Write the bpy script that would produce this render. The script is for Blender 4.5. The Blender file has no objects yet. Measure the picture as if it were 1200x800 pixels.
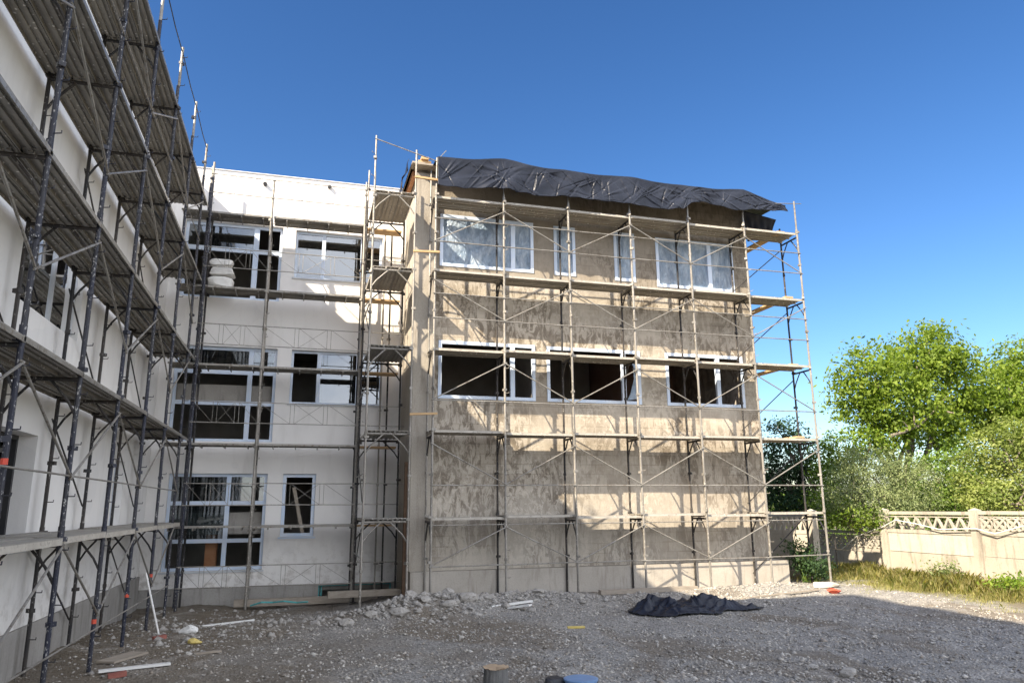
import bpy, math, random
import numpy as np
from mathutils import Vector, Matrix, noise as mnoise

random.seed(11)
RNG = np.random.default_rng(5)
scene = bpy.context.scene
COL = scene.collection
CAMZ = 2.2
F_PX = 857.3
YAW, PITCH, ROLL = 0.28, 0.2212, -0.008


def cam_axes():
    cy, sy = math.cos(YAW), math.sin(YAW)
    f = Vector((sy * math.cos(PITCH), cy * math.cos(PITCH), math.sin(PITCH)))
    r = Vector((cy, -sy, 0))
    u = r.cross(f)
    r2 = r * math.cos(ROLL) + u * math.sin(ROLL)
    u2 = -r * math.sin(ROLL) + u * math.cos(ROLL)
    return r2, u2, f


AX = cam_axes()


def at(px, py, depth):
    """world point seen at photo pixel (1200x800) at a forward depth in metres"""
    return Vector((0, 0, CAMZ)) + (AX[0] * ((px - 600) / F_PX) + AX[1] * ((400 - py) / F_PX) + AX[2]) * depth


# ------------------------------------------------------------------ helpers
ORIG = {}


def tag(o, label=None, cat=None, group=None, kind=None):
    if label: o['label'] = label
    if cat: o['category'] = cat
    if group: o['group'] = group
    if kind: o['kind'] = kind
    return o


def thing(name, loc, label, cat, group=None):
    o = bpy.data.objects.new(name, None)
    o.empty_display_size = 0.2
    COL.objects.link(o)
    o.location = loc
    ORIG[o] = Vector(loc)
    return tag(o, label, cat, group)


class MB:
    def __init__(self):
        self.v, self.f, self.m = [], [], []

    def add(self, vs, fs, mi=0):
        b = len(self.v)
        self.v.extend([tuple(p) for p in vs])
        for f in fs:
            self.f.append([b + i for i in f])
            self.m.append(mi)

    def box(self, x0, x1, y0, y1, z0, z1, mi=0):
        vs = [(x, y, z) for z in (z0, z1) for y in (y0, y1) for x in (x0, x1)]
        self.add(vs, [(0, 2, 3, 1), (4, 5, 7, 6), (0, 1, 5, 4), (2, 6, 7, 3), (0, 4, 6, 2), (1, 3, 7, 5)], mi)

    def obox(self, c, d, up, L, W, H, mi=0):
        """box with centre c, long axis d, up hint"""
        d = Vector(d).normalized()
        s = d.cross(Vector(up)).normalized()
        u = s.cross(d)
        c = Vector(c)
        vs = [c + d * (a * L / 2) + s * (b * W / 2) + u * (e * H / 2) for e in (-1, 1) for b in (-1, 1) for a in (-1, 1)]
        self.add(vs, [(0, 2, 3, 1), (4, 5, 7, 6), (0, 1, 5, 4), (2, 6, 7, 3), (0, 4, 6, 2), (1, 3, 7, 5)], mi)

    def tube(self, pts, r, n=8, mi=0, radii=None):
        pts = [Vector(p) for p in pts]
        rings = []
        for i, p in enumerate(pts):
            d = (pts[min(i + 1, len(pts) - 1)] - pts[max(i - 1, 0)]).normalized()
            a = d.orthogonal().normalized() if i == 0 else (rings_a - d * rings_a.dot(d)).normalized()
            rings_a = a
            b = d.cross(a)
            rr = radii[i] if radii else r
            rings.append([p + (a * math.cos(t) + b * math.sin(t)) * rr for t in (2 * math.pi * k / n for k in range(n))])
        vs = [q for ring in rings for q in ring]
        fs = []
        for i in range(len(pts) - 1):
            for k in range(n):
                fs.append((i * n + k, i * n + (k + 1) % n, (i + 1) * n + (k + 1) % n, (i + 1) * n + k))
        fs.append(tuple(reversed(range(n))))
        fs.append(tuple((len(pts) - 1) * n + k for k in range(n)))
        self.add(vs, fs, mi)

    def build(self, name, mats, parent=None, smooth=False):
        me = bpy.data.meshes.new(name)
        off = ORIG.get(parent, Vector((0, 0, 0)))
        me.from_pydata([(x - off.x, y - off.y, z - off.z) for x, y, z in self.v], [], self.f)
        if not isinstance(mats, (list, tuple)): mats = [mats]
        for m in mats: me.materials.append(m)
        me.polygons.foreach_set('material_index', self.m)
        if smooth: me.polygons.foreach_set('use_smooth', [True] * len(me.polygons))
        me.update()
        o = bpy.data.objects.new(name, me)
        COL.objects.link(o)
        if parent is not None:
            o.parent = parent
            ORIG[o] = off
        return o


def np_mesh(name, V, Fq, mat, parent=None, smooth=False):
    """V (n,3), Fq (m,k) faces of equal size"""
    V = np.asarray(V, dtype=np.float32).copy()
    off = ORIG.get(parent, Vector((0, 0, 0)))
    V -= np.array(off[:], dtype=np.float32)
    me = bpy.data.meshes.new(name)
    k = Fq.shape[1]
    me.vertices.add(len(V)); me.vertices.foreach_set('co', V.ravel())
    me.loops.add(Fq.size); me.loops.foreach_set('vertex_index', Fq.ravel().astype(np.int32))
    me.polygons.add(len(Fq))
    me.polygons.foreach_set('loop_start', np.arange(0, Fq.size, k, dtype=np.int32))
    me.polygons.foreach_set('loop_total', np.full(len(Fq), k, dtype=np.int32))
    if smooth: me.polygons.foreach_set('use_smooth', np.ones(len(Fq), dtype=bool))
    me.materials.append(mat)
    me.update(calc_edges=True); me.validate()
    o = bpy.data.objects.new(name, me)
    COL.objects.link(o)
    if parent is not None:
        o.parent = parent; ORIG[o] = off
    return o


# ------------------------------------------------------------------ materials
class NT:
    def __init__(self, name):
        self.mat = bpy.data.materials.new(name); self.mat.use_nodes = True
        self.t = self.mat.node_tree; self.t.nodes.clear()
        self.out = self.n('ShaderNodeOutputMaterial')

    def n(self, typ, **kw):
        nd = self.t.nodes.new(typ)
        for k, v in kw.items(): setattr(nd, k, v)
        return nd

    def l(self, a, b): self.t.links.new(a, b)

    def coords(self, scale=(1, 1, 1), kind='Object'):
        if kind == 'World':
            c = self.n('ShaderNodeNewGeometry').outputs['Position']
        else:
            c = self.n('ShaderNodeTexCoord').outputs[kind]
        mp = self.n('ShaderNodeMapping'); mp.inputs['Scale'].default_value = scale
        self.l(c, mp.inputs['Vector'])
        return mp.outputs[0]

    def noise(self, scale, detail=4, rough=.55, vec=None, dist=0):
        nd = self.n('ShaderNodeTexNoise'); nd.inputs['Scale'].default_value = scale
        nd.inputs['Detail'].default_value = detail; nd.inputs['Roughness'].default_value = rough
        nd.inputs['Distortion'].default_value = dist
        if vec is not None: self.l(vec, nd.inputs['Vector'])
        return nd.outputs['Fac']

    def ramp(self, fac, stops, interp='LINEAR'):
        r = self.n('ShaderNodeValToRGB'); r.color_ramp.interpolation = interp
        e = r.color_ramp.elements
        while len(e) < len(stops): e.new(0.5)
        for i, (p, c) in enumerate(stops):
            e[i].position = p
            e[i].color = (c, c, c, 1) if isinstance(c, (int, float)) else (*c, 1)
        self.l(fac, r.inputs[0])
        return r.outputs[0]

    def mix(self, fac, a, b, typ='MIX'):
        m = self.n('ShaderNodeMix', data_type='RGBA', blend_type=typ)
        for s, v in ((m.inputs[0], fac), (m.inputs[6], a), (m.inputs[7], b)):
            if isinstance(v, (int, float)): s.default_value = v
            elif isinstance(v, tuple): s.default_value = (*v, 1)
            else: self.l(v, s)
        return m.outputs[2]

    def math(self, op, a, b=0.5):
        m = self.n('ShaderNodeMath', operation=op)
        for s, v in ((m.inputs[0], a), (m.inputs[1], b)):
            if isinstance(v, (int, float)): s.default_value = v
            else: self.l(v, s)
        return m.outputs[0]

    def bsdf(self, color, rough=.8, metal=0, bump=None, bs=.3, bd=.02, spec=.3):
        b = self.n('ShaderNodeBsdfPrincipled')
        for s, v in ((b.inputs['Base Color'], color), (b.inputs['Roughness'], rough), (b.inputs['Metallic'], metal)):
            if isinstance(v, tuple): s.default_value = (*v, 1)
            elif isinstance(v, (int, float)): s.default_value = v
            else: self.l(v, s)
        b.inputs['Specular IOR Level'].default_value = spec
        if bump is not None:
            bp = self.n('ShaderNodeBump'); bp.inputs['Strength'].default_value = bs; bp.inputs['Distance'].default_value = bd
            self.l(bump, bp.inputs['Height']); self.l(bp.outputs[0], b.inputs['Normal'])
        return b

    def done(self, sh):
        self.l(sh.outputs[0] if hasattr(sh, 'outputs') else sh, self.out.inputs['Surface'])
        return self.mat


def m_var(name, c1, c2, scale=3, rough=.8, metal=0, bump=.2, bd=.01, c3=None, vscale=(1, 1, 1), spec=.3):
    t = NT(name); v = t.coords(vscale, 'World')
    f = t.noise(scale, 6, .6, v)
    col = t.mix(t.ramp(f, [(.35, 0.), (.65, 1.)]), c1, c2)
    if c3 is not None:
        f2 = t.noise(scale * 4.3, 5, .65, v)
        col = t.mix(t.ramp(f2, [(.56, 0.), (.64, 1.)]), col, c3)
    f3 = t.noise(scale * 14, 4, .6, v)
    return t.done(t.bsdf(col, rough, metal, f3, bump, bd, spec))


def m_splatter(name, base1, base2, spot, cover=.55, rough=.55, metal=.3, scale=26):
    """painted steel tube spattered with mortar"""
    t = NT(name); v = t.coords((1, 1, .55), 'World')
    f = t.noise(2.2, 4, .6, v)
    col = t.mix(t.ramp(f, [(.4, 0.), (.6, 1.)]), base1, base2)
    f2 = t.noise(scale, 3, .6, v)
    mask = t.ramp(f2, [(cover, 0.), (cover + .06, 1.)])
    f4 = t.noise(1.1, 3, .5, v)
    mask = t.mix(1., mask, t.ramp(f4, [(.3, .25), (.6, 1.)]), 'MULTIPLY')
    col = t.mix(mask, col, spot)
    return t.done(t.bsdf(col, rough, metal, f2, .25, .004, .4))


def m_facade():
    t = NT('raw_facade_plaster'); v = t.coords((1, 1, 1), 'World'); vs = t.coords((2.2, 1, .8), 'World')
    n1 = t.noise(.55, 5, .55, v, .3)
    n2 = t.noise(2.5, 8, .7, vs, 1.0)
    n3 = t.noise(6.5, 6, .7, t.coords((1.3, 1, .9), 'World'), .8)
    n4 = t.noise(38, 3, .6, v)
    big = t.noise(.42, 3, .55, t.coords((1, 1, 1.6), 'World'), .5)
    bigm = t.ramp(big, [(.40, .2), (.54, 1.)])
    big2 = t.ramp(t.noise(.6, 3, .5, t.coords((1.3, 3, 1), 'World')), [(.42, .1), (.6, 1.)])
    band = t.noise(1.0, 3, .5, t.coords((.15, .15, 1.5), 'World'))
    col = t.mix(t.ramp(n1, [(.38, 0.), (.62, 1.)]), (.47, .42, .35), (.60, .54, .45))
    col = t.mix(t.math('MULTIPLY', t.ramp(band, [(.45, 0.), (.62, 1.)]), .45), col, (.35, .31, .255))
    col = t.mix(t.math('MULTIPLY', t.ramp(n2, [(.47, 0.), (.52, .85), (.7, 1.)]), bigm), col, (.20, .168, .13))
    col = t.mix(t.math('MULTIPLY', t.ramp(n3, [(.52, 0.), (.56, 1.)]), t.math('MULTIPLY', big2, .75)), col, (.66, .60, .51))
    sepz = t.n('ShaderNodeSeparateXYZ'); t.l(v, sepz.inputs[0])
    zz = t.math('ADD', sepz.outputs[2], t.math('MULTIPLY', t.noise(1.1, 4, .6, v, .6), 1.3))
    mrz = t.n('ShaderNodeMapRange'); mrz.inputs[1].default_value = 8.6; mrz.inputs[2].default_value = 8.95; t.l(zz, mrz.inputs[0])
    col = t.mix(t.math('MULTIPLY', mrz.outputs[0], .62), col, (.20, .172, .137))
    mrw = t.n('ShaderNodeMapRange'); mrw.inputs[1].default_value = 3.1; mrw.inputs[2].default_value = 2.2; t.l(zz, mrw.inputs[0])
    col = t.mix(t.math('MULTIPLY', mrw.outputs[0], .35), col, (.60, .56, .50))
    # hollow block courses showing through: faint horizontal/vertical joints
    br = t.n('ShaderNodeTexBrick'); br.inputs['Scale'].default_value = 1.0
    br.inputs['Brick Width'].default_value = .5; br.inputs['Row Height'].default_value = .25; br.inputs['Mortar Size'].default_value = .02
    br.inputs['Mortar Smooth'].default_value = .6
    br.inputs['Color1'].default_value = (1, 1, 1, 1); br.inputs['Color2'].default_value = (.78, .74, .7, 1); br.inputs['Mortar'].default_value = (.62, .6, .57, 1)
    mp = t.n('ShaderNodeMapping'); mp.inputs['Rotation'].default_value = (math.radians(90), 0, 0)
    t.l(t.n('ShaderNodeNewGeometry').outputs['Position'], mp.inputs[0]); t.l(mp.outputs[0], br.inputs['Vector'])
    n5 = t.noise(.9, 3, .5, v)
    col = t.mix(t.math('MULTIPLY', t.ramp(n5, [(.46, 0.), (.6, 1.)]), .7), col, t.mix(1., col, br.outputs[0], 'MULTIPLY'))
    col = t.mix(t.math('MULTIPLY', n4, .35), col, (.2, .17, .13))
    h = t.math('ADD', t.math('MULTIPLY', n3, .6), t.math('MULTIPLY', n4, .5))
    return t.done(t.bsdf(col, .95, 0, h, .55, .03, .15))


def m_white():
    t = NT('white_render'); v = t.coords((1, 1, 1), 'World'); vs = t.coords((1.6, 1.6, .35), 'World')
    n1 = t.noise(.7, 4, .5, v); n2 = t.noise(1.6, 5, .6, vs); n3 = t.noise(45, 3, .6, v)
    col = t.mix(t.ramp(n1, [(.35, 0.), (.7, 1.)]), (.84, .82, .79), (.78, .76, .735))
    col = t.mix(t.math('MULTIPLY', t.ramp(n2, [(.52, 0.), (.75, 1.)]), .5), col, (.60, .575, .545))
    sz = t.n('ShaderNodeSeparateXYZ'); t.l(v, sz.inputs[0])
    mz = t.n('ShaderNodeMapRange'); mz.inputs[1].default_value = 1.5; mz.inputs[2].default_value = .2; t.l(sz.outputs[2], mz.inputs[0])
    sp = t.ramp(t.noise(5, 6, .7, v), [(.5, 0.), (.62, 1.)])
    col = t.mix(t.math('MULTIPLY', t.math('MULTIPLY', sp, mz.outputs[0]), .7), col, (.42, .385, .34))
    pt = t.ramp(t.noise(.9, 2, .4, t.coords((1, 1, .8), 'World'), .2), [(.56, 0.), (.57, 1.)])
    col = t.mix(t.math('MULTIPLY', pt, .22), col, (.66, .65, .645))
    return t.done(t.bsdf(col, .9, 0, t.math('ADD', n3, t.math('MULTIPLY', n1, 3.)), .3, .008, .2))


def m_concrete(name, c1, c2, stain):
    t = NT(name); v = t.coords((1, 1, 1), 'World'); vs = t.coords((3, 3, .5), 'World')
    n1 = t.noise(1.2, 5, .6, v); n2 = t.noise(2.2, 5, .6, vs); n3 = t.noise(30, 4, .6, v)
    col = t.mix(t.ramp(n1, [(.35, 0.), (.65, 1.)]), c1, c2)
    col = t.mix(t.math('MULTIPLY', t.ramp(n2, [(.52, 0.), (.68, 1.)]), .6), col, stain)
    col = t.mix(t.math('MULTIPLY', t.ramp(n3, [(.5, 0.), (.7, 1.)]), .3), col, stain)
    return t.done(t.bsdf(col, .9, 0, n3, .4, .015, .2))


def m_ground():
    t = NT('gravel_ground'); v = t.coords((1, 1, 1), 'World')
    sep = t.n('ShaderNodeSeparateXYZ'); t.l(v, sep.inputs[0])
    n1 = t.noise(.55, 5, .6, v, .4); n2 = t.noise(9, 6, .7, v); n3 = t.noise(46, 4, .7, v)
    dirt = t.mix(t.ramp(n2, [(.35, 0.), (.7, 1.)]), (.14, .118, .093), (.25, .22, .178))
    vor = t.n('ShaderNodeTexVoronoi'); vor.inputs['Scale'].default_value = 26; t.l(v, vor.inputs['Vector'])
    grav = t.mix(t.ramp(n3, [(.35, 0.), (.65, 1.)]), (.25, .235, .215), (.49, .47, .43))
    bw = t.n('ShaderNodeRGBToBW'); t.l(vor.outputs['Color'], bw.inputs[0])
    grav = t.mix(.55, grav, t.mix(1., grav, bw.outputs[0], 'MULTIPLY'))
    mr = t.n('ShaderNodeMapRange'); mr.inputs[1].default_value = -2; mr.inputs[2].default_value = 7
    t.l(sep.outputs[0], mr.inputs[0])
    gm = t.math('ADD', t.math('MULTIPLY', mr.outputs[0], .75), t.math('SUBTRACT', n1, .42))
    col = t.mix(t.ramp(gm, [(.18, 0.), (.5, 1.)]), dirt, grav)
    # earth under the weeds and beyond the fence
    mr2 = t.n('ShaderNodeMapRange'); mr2.inputs[1].default_value = 15.2; mr2.inputs[2].default_value = 16.6
    t.l(t.math('ADD', sep.outputs[0], t.math('MULTIPLY', n1, 2.)), mr2.inputs[0])
    col = t.mix(mr2.outputs[0], col, t.mix(n2, (.10, .095, .04), (.20, .17, .09)))
    # pale dust patches in the yard
    n7 = t.noise(.5, 4, .6, t.coords((1, .45, 1), 'World'), 1.0)
    col = t.mix(t.math('MULTIPLY', t.ramp(n7, [(.50, 0.), (.60, 1.)]), .75), col, t.mix(n2, (.13, .105, .078), (.22, .185, .14)))
    n6 = t.noise(.8, 5, .65, v, .5)
    col = t.mix(t.math('MULTIPLY', t.ramp(n6, [(.56, 0.), (.7, 1.)]), .6), col, (.45, .42, .375))
    h = t.math('ADD', t.math('MULTIPLY', n2, .5), t.math('MULTIPLY', vor.outputs['Distance'], .8))
    return t.done(t.bsdf(col, .95, 0, h, .8, .04, .15))


def m_rand(name, cols, rough=.9, transl=0.0, bump=True, ns=None):
    """colour picked per loose piece (stone, leaf, blade)"""
    t = NT(name); g = t.n('ShaderNodeNewGeometry')
    col = t.ramp(g.outputs['Random Per Island'], [(i / max(1, len(cols) - 1), c) for i, c in enumerate(cols)])
    if ns:
        f = t.noise(ns[0], 3, .5, t.coords((1, 1, 1), 'World'))
        col = t.mix(t.math('MULTIPLY', t.ramp(f, [(.42, 0.), (.62, 1.)]), .75), col, ns[1])
    b = t.bsdf(col, rough, 0, None, spec=.25)
    if transl:
        tr = t.n('ShaderNodeBsdfTranslucent')
        t.l(t.mix(1., col, (1.25, 1.3, .55), 'MULTIPLY'), tr.inputs[0])
        mx = t.n('ShaderNodeMixShader'); mx.inputs[0].default_value = transl
        t.l(b.outputs[0], mx.inputs[1]); t.l(tr.outputs[0], mx.inputs[2])
        return t.done(mx)
    return t.done(b)


def m_glass(name, tint=(.75, .8, .82), refl=.35):
    t = NT(name)
    tr = t.n('ShaderNodeBsdfTransparent'); tr.inputs[0].default_value = (*tint, 1)
    gl = t.n('ShaderNodeBsdfGlossy'); gl.inputs['Roughness'].default_value = .02; gl.inputs[0].default_value = (.95, .97, 1, 1)
    n = t.noise(.8, 2, .5, t.coords((1, 1, 1), 'World'))
    bp = t.n('ShaderNodeBump'); bp.inputs['Strength'].default_value = .05; bp.inputs['Distance'].default_value = .05
    t.l(n, bp.inputs['Height']); t.l(bp.outputs[0], gl.inputs['Normal'])
    fr = t.n('ShaderNodeFresnel'); fr.inputs[0].default_value = 1.5
    mx = t.n('ShaderNodeMixShader')
    t.l(t.math('ADD', fr.outputs[0], refl), mx.inputs[0])
    t.l(tr.outputs[0], mx.inputs[1]); t.l(gl.outputs[0], mx.inputs[2])
    return t.done(mx)


def m_film():
    t = NT('plastic_film'); v = t.coords((2.2, 2.2, .9), 'World')
    n = t.noise(1.3, 5, .6, v, 1.6); n2 = t.noise(6, 4, .6, v, .8)
    b = t.bsdf(t.mix(t.ramp(n, [(.4, 0.), (.65, 1.)]), (.30, .40, .52), (.55, .64, .74)), .25, 0, t.math('ADD', n, t.math('MULTIPLY', n2, .4)), .9, .09, .6)  # blue reflection of the sky is put into the film's base colour
    tr = t.n('ShaderNodeBsdfTransparent'); tr.inputs[0].default_value = (.8, .86, .9, 1)
    mx = t.n('ShaderNodeMixShader'); t.l(t.ramp(n2, [(.35, .55), (.7, .85)]), mx.inputs[0])
    t.l(tr.outputs[0], mx.inputs[1]); t.l(b.outputs[0], mx.inputs[2])
    return t.done(mx)


def m_tarp():
    t = NT('black_tarpaulin'); v = t.coords((1, 1, 1), 'World')
    n = t.noise(5, 5, .6, v, .6); n2 = t.noise(1.3, 4, .6, v)
    col = t.mix(t.ramp(n2, [(.4, 0.), (.68, 1.)]), (.009, .012, .022), (.022, .027, .043))
    return t.done(t.bsdf(col, t.ramp(n, [(.3, .34), (.7, .52)]), 0, n, .3, .02, .28))


def m_wood(name, c1, c2, axis=(1, 1, 1)):
    t = NT(name); v = t.coords(axis, 'World')
    n = t.noise(7, 6, .65, v, .5); n2 = t.noise(1.4, 3, .5, t.coords((1, 1, 1), 'World'))
    col = t.mix(t.ramp(n, [(.3, 0.), (.7, 1.)]), c1, c2)
    col = t.mix(t.math('MULTIPLY', n2, .3), col, (.3, .27, .23))
    return t.done(t.bsdf(col, .8, 0, n, .3, .008, .2))


def m_deck(name, c1, c2, along):
    """galvanised deck sheet with cement dust, daylight through its punched holes painted as pale dots"""
    t = NT(name); v = t.coords((1, 1, 1), 'World')
    n = t.noise(1.8, 5, .6, v); n2 = t.noise(14, 4, .65, v)
    col = t.mix(t.ramp(n, [(.35, 0.), (.65, 1.)]), c1, c2)
    col = t.mix(t.math('MULTIPLY', t.ramp(n2, [(.5, 0.), (.68, 1.)]), .55), col, (.32, .29, .25))
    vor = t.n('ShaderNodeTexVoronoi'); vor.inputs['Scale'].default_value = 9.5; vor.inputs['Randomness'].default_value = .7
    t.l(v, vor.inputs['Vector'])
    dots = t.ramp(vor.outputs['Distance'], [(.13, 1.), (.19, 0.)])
    col = t.mix(t.math('MULTIPLY', dots, .9), col, (.78, .75, .70))  # light coming through the punched holes, put into the colour as pale dots
    return t.done(t.bsdf(col, .7, .15, n2, .2, .006, .3))


M = {}
M['facade'] = m_facade()
M['white'] = m_white()
M['plinth'] = m_concrete('grey_plinth_concrete', (.30, .285, .265), (.38, .365, .34), (.2, .185, .165))
M['base_c'] = m_concrete('pale_base_concrete', (.40, .365, .315), (.48, .44, .385), (.28, .25, .21))
M['pier'] = m_concrete('smooth_pier_concrete', (.36, .325, .275), (.43, .39, .33), (.22, .19, .155))
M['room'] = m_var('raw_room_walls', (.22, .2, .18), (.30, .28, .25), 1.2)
M['room_br'] = m_var('brick_room_walls', (.25, .14, .10), (.30, .2, .15), 2)
M['slab'] = m_concrete('bare_slab_concrete', (.33, .31, .28), (.4, .375, .34), (.2, .19, .17))
M['frame'] = m_var('window_frame_film', (.55, .66, .82), (.66, .73, .83), 3, .45, 0, .05, .003, None, (1, 1, 1), .5)
M['frame_g'] = m_var('grey_window_frame', (.5, .52, .55), (.6, .62, .64), 3, .45, 0, .05, .003)
M['dark'] = m_var('dark_frame', (.03, .03, .035), (.05, .05, .05), 3, .5)
M['glass'] = m_glass('window_glass', (.6, .66, .68), .08)
M['glass_s'] = m_glass('sky_window_glass', (.42, .48, .53), .12)
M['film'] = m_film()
M['tarp'] = m_tarp()
M['galv'] = m_splatter('galvanised_tube', (.31, .29, .26), (.21, .195, .17), (.5, .46, .4), .58, .5, .35, 30)
M['brace'] = m_splatter('galvanised_brace', (.31, .295, .265), (.23, .215, .19), (.15, .12, .09), .54, .45, .35, 20)
M['navy'] = m_splatter('navy_painted_tube', (.02, .023, .04), (.035, .035, .042), (.5, .49, .47), .6, .5, .1, 44)
M['black_t'] = m_splatter('dark_painted_tube', (.02, .02, .022), (.05, .043, .038), (.4, .38, .35), .62, .55, .1, 30)
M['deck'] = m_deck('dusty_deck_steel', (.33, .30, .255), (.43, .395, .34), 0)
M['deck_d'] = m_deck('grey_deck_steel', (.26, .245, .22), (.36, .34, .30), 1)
M['deck_e'] = m_var('dusty_deck_edge', (.42, .385, .33), (.52, .485, .42), 4, .7, .1, .1, .005, (.3, .27, .23))
M['timber'] = m_wood('fresh_timber', (.50, .31, .14), (.62, .42, .22), (.6, .6, 3))
M['timber_o'] = m_wood('weathered_timber', (.26, .22, .175), (.38, .33, .27), (1, 1, 3))
M['fence'] = m_concrete('pale_fence_concrete', (.37, .335, .28), (.45, .41, .345), (.20, .175, .14))
M['fence_w'] = m_concrete('whitened_fence_concrete', (.46, .42, .36), (.52, .48, .41), (.28, .23, .18))
M['ground'] = m_ground()
M['stone'] = m_rand('gravel_stones', [(.15, .135, .115), (.32, .295, .26), (.44, .415, .37), (.25, .215, .175), (.52, .49, .44), (.2, .19, .175), (.52, .49, .445)], .9)
M['rubble'] = m_var('broken_concrete', (.31, .29, .26), (.44, .415, .38), 5, .95, 0, .6, .03, (.2, .18, .155))
M['brick'] = m_var('red_brick', (.24, .08, .065), (.33, .13, .10), 9, .9, 0, .4, .01)
M['orange'] = m_var('orange_block', (.40, .18, .09), (.46, .24, .13), 5, .9)
M['bark'] = m_var('tree_bark', (.19, .155, .12), (.3, .26, .21), 6, .95, 0, .7, .03)
M['grass'] = m_rand('dry_weed_grass', [(.42, .41, .15), (.62, .54, .28), (.32, .36, .10), (.66, .58, .33), (.48, .46, .19), (.36, .40, .12)], .8, .45)
M['yellow'] = m_var('yellow_foam', (.55, .42, .12), (.62, .5, .2), 8, .9)
M['paint_w'] = m_var('white_paint', (.66, .65, .62), (.74, .73, .70), 8, .6)
M['blue_p'] = m_var('blue_plastic', (.14, .24, .42), (.18, .3, .5), 4, .4, 0, .05, .002)
M['teal'] = m_var('teal_film', (.08, .34, .36), (.12, .42, .42), 4, .5)
M['black_p'] = m_var('black_plastic', (.02, .02, .022), (.04, .04, .045), 4, .45)
M['log_end'] = m_wood('sawn_log_end', (.36, .25, .15), (.46, .34, .22))
M['log'] = m_var('grey_log_bark', (.16, .16, .155), (.27, .265, .255), 9, .95, 0, .8, .03, None, (6, 6, .6))
M['red_tape'] = m_var('red_tape', (.6, .08, .05), (.65, .12, .06), 4, .5)

# ------------------------------------------------------------------ camera, sun, sky
cd = bpy.data.cameras.new('camera'); cam = bpy.data.objects.new('camera', cd); COL.objects.link(cam)
cd.sensor_width = 36; cd.lens = F_PX / 1200 * 36; cd.clip_end = 3000; cd.clip_start = .05
mw = Matrix((AX[0], AX[1], -AX[2])).transposed().to_4x4(); mw.translation = (0, 0, CAMZ)
cam.matrix_world = mw
scene.camera = cam

TO_SUN = Vector((-1.69, -1.0, 1.52)).normalized()
sl = bpy.data.lights.new('sun', 'SUN'); so = bpy.data.objects.new('sun', sl); COL.objects.link(so)
sl.energy = 5.0; sl.angle = math.radians(.5); sl.color = (1, .87, .68)
so.rotation_euler = (-TO_SUN).to_track_quat('-Z', 'Y').to_euler(); so.location = (-30, -20, 40)
w = bpy.data.worlds.new('World'); scene.world = w; w.use_nodes = True
nt = w.node_tree
sky = nt.nodes.new('ShaderNodeTexSky'); sky.sky_type = 'NISHITA'; sky.sun_disc = False
sky.sun_elevation = math.asin(TO_SUN.z); sky.sun_rotation = math.atan2(TO_SUN.x, TO_SUN.y)
sky.air_density = 1.0; sky.dust_density = .8; sky.ozone_density = 3.0; sky.altitude = 0
bg = nt.nodes['Background']; bg.inputs[1].default_value = .064
hsv = nt.nodes.new('ShaderNodeHueSaturation'); hsv.inputs['Saturation'].default_value = 1.2
nt.links.new(sky.outputs[0], hsv.inputs['Color']); gam = nt.nodes.new('ShaderNodeGamma'); gam.inputs[1].default_value = 1.2
nt.links.new(hsv.outputs[0], gam.inputs[0])
tin = nt.nodes.new('ShaderNodeMix'); tin.data_type = 'RGBA'; tin.blend_type = 'MULTIPLY'; tin.inputs[0].default_value = 1; tin.inputs[7].default_value = (1.0, .93, .93, 1)
nt.links.new(gam.outputs[0], tin.inputs[6]); 
# bright broken cloud added out of view (south-east) to lighten the yard's shade
tc = nt.nodes.new('ShaderNodeTexCoord')
dp = nt.nodes.new('ShaderNodeVectorMath'); dp.operation = 'DOT_PRODUCT'
nt.links.new(tc.outputs['Generated'], dp.inputs[0]); dp.inputs[1].default_value = Vector((.66, -.70, .36)).normalized()
cr = nt.nodes.new('ShaderNodeMapRange'); cr.inputs[1].default_value = .36; cr.inputs[2].default_value = .66
nt.links.new(dp.outputs['Value'], cr.inputs[0])
cn = nt.nodes.new('ShaderNodeTexNoise'); cn.inputs['Scale'].default_value = 2.6; cn.inputs['Detail'].default_value = 7; cn.inputs['Roughness'].default_value = .6
nt.links.new(tc.outputs['Generated'], cn.inputs['Vector'])
cr2 = nt.nodes.new('ShaderNodeMapRange'); cr2.inputs[1].default_value = .38; cr2.inputs[2].default_value = .60
nt.links.new(cn.outputs['Fac'], cr2.inputs[0])
cm = nt.nodes.new('ShaderNodeMath'); cm.operation = 'MULTIPLY'
nt.links.new(cr.outputs[0], cm.inputs[0]); nt.links.new(cr2.outputs[0], cm.inputs[1])
cx = nt.nodes.new('ShaderNodeMix'); cx.data_type = 'RGBA'; cx.inputs[7].default_value = (18.0, 18.3, 19.2, 1)
nt.links.new(cm.outputs[0], cx.inputs[0]); nt.links.new(tin.outputs[2], cx.inputs[6]); nt.links.new(cx.outputs[2], bg.inputs[0])
scene.view_settings.view_transform = 'Standard'; scene.view_settings.look = 'None'
scene.view_settings.exposure = 1.33; scene.view_settings.gamma = 1
scene.cycles.max_bounces = 10; scene.cycles.diffuse_bounces = 7; scene.cycles.transparent_max_bounces = 12
try:
    scene.cycles.use_denoising = True
except Exception:
    pass

# ------------------------------------------------------------------ ground
def sm(a, b, x):
    t = np.clip((x - a) / (b - a), 0, 1)
    return t * t * (3 - 2 * t)


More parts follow.
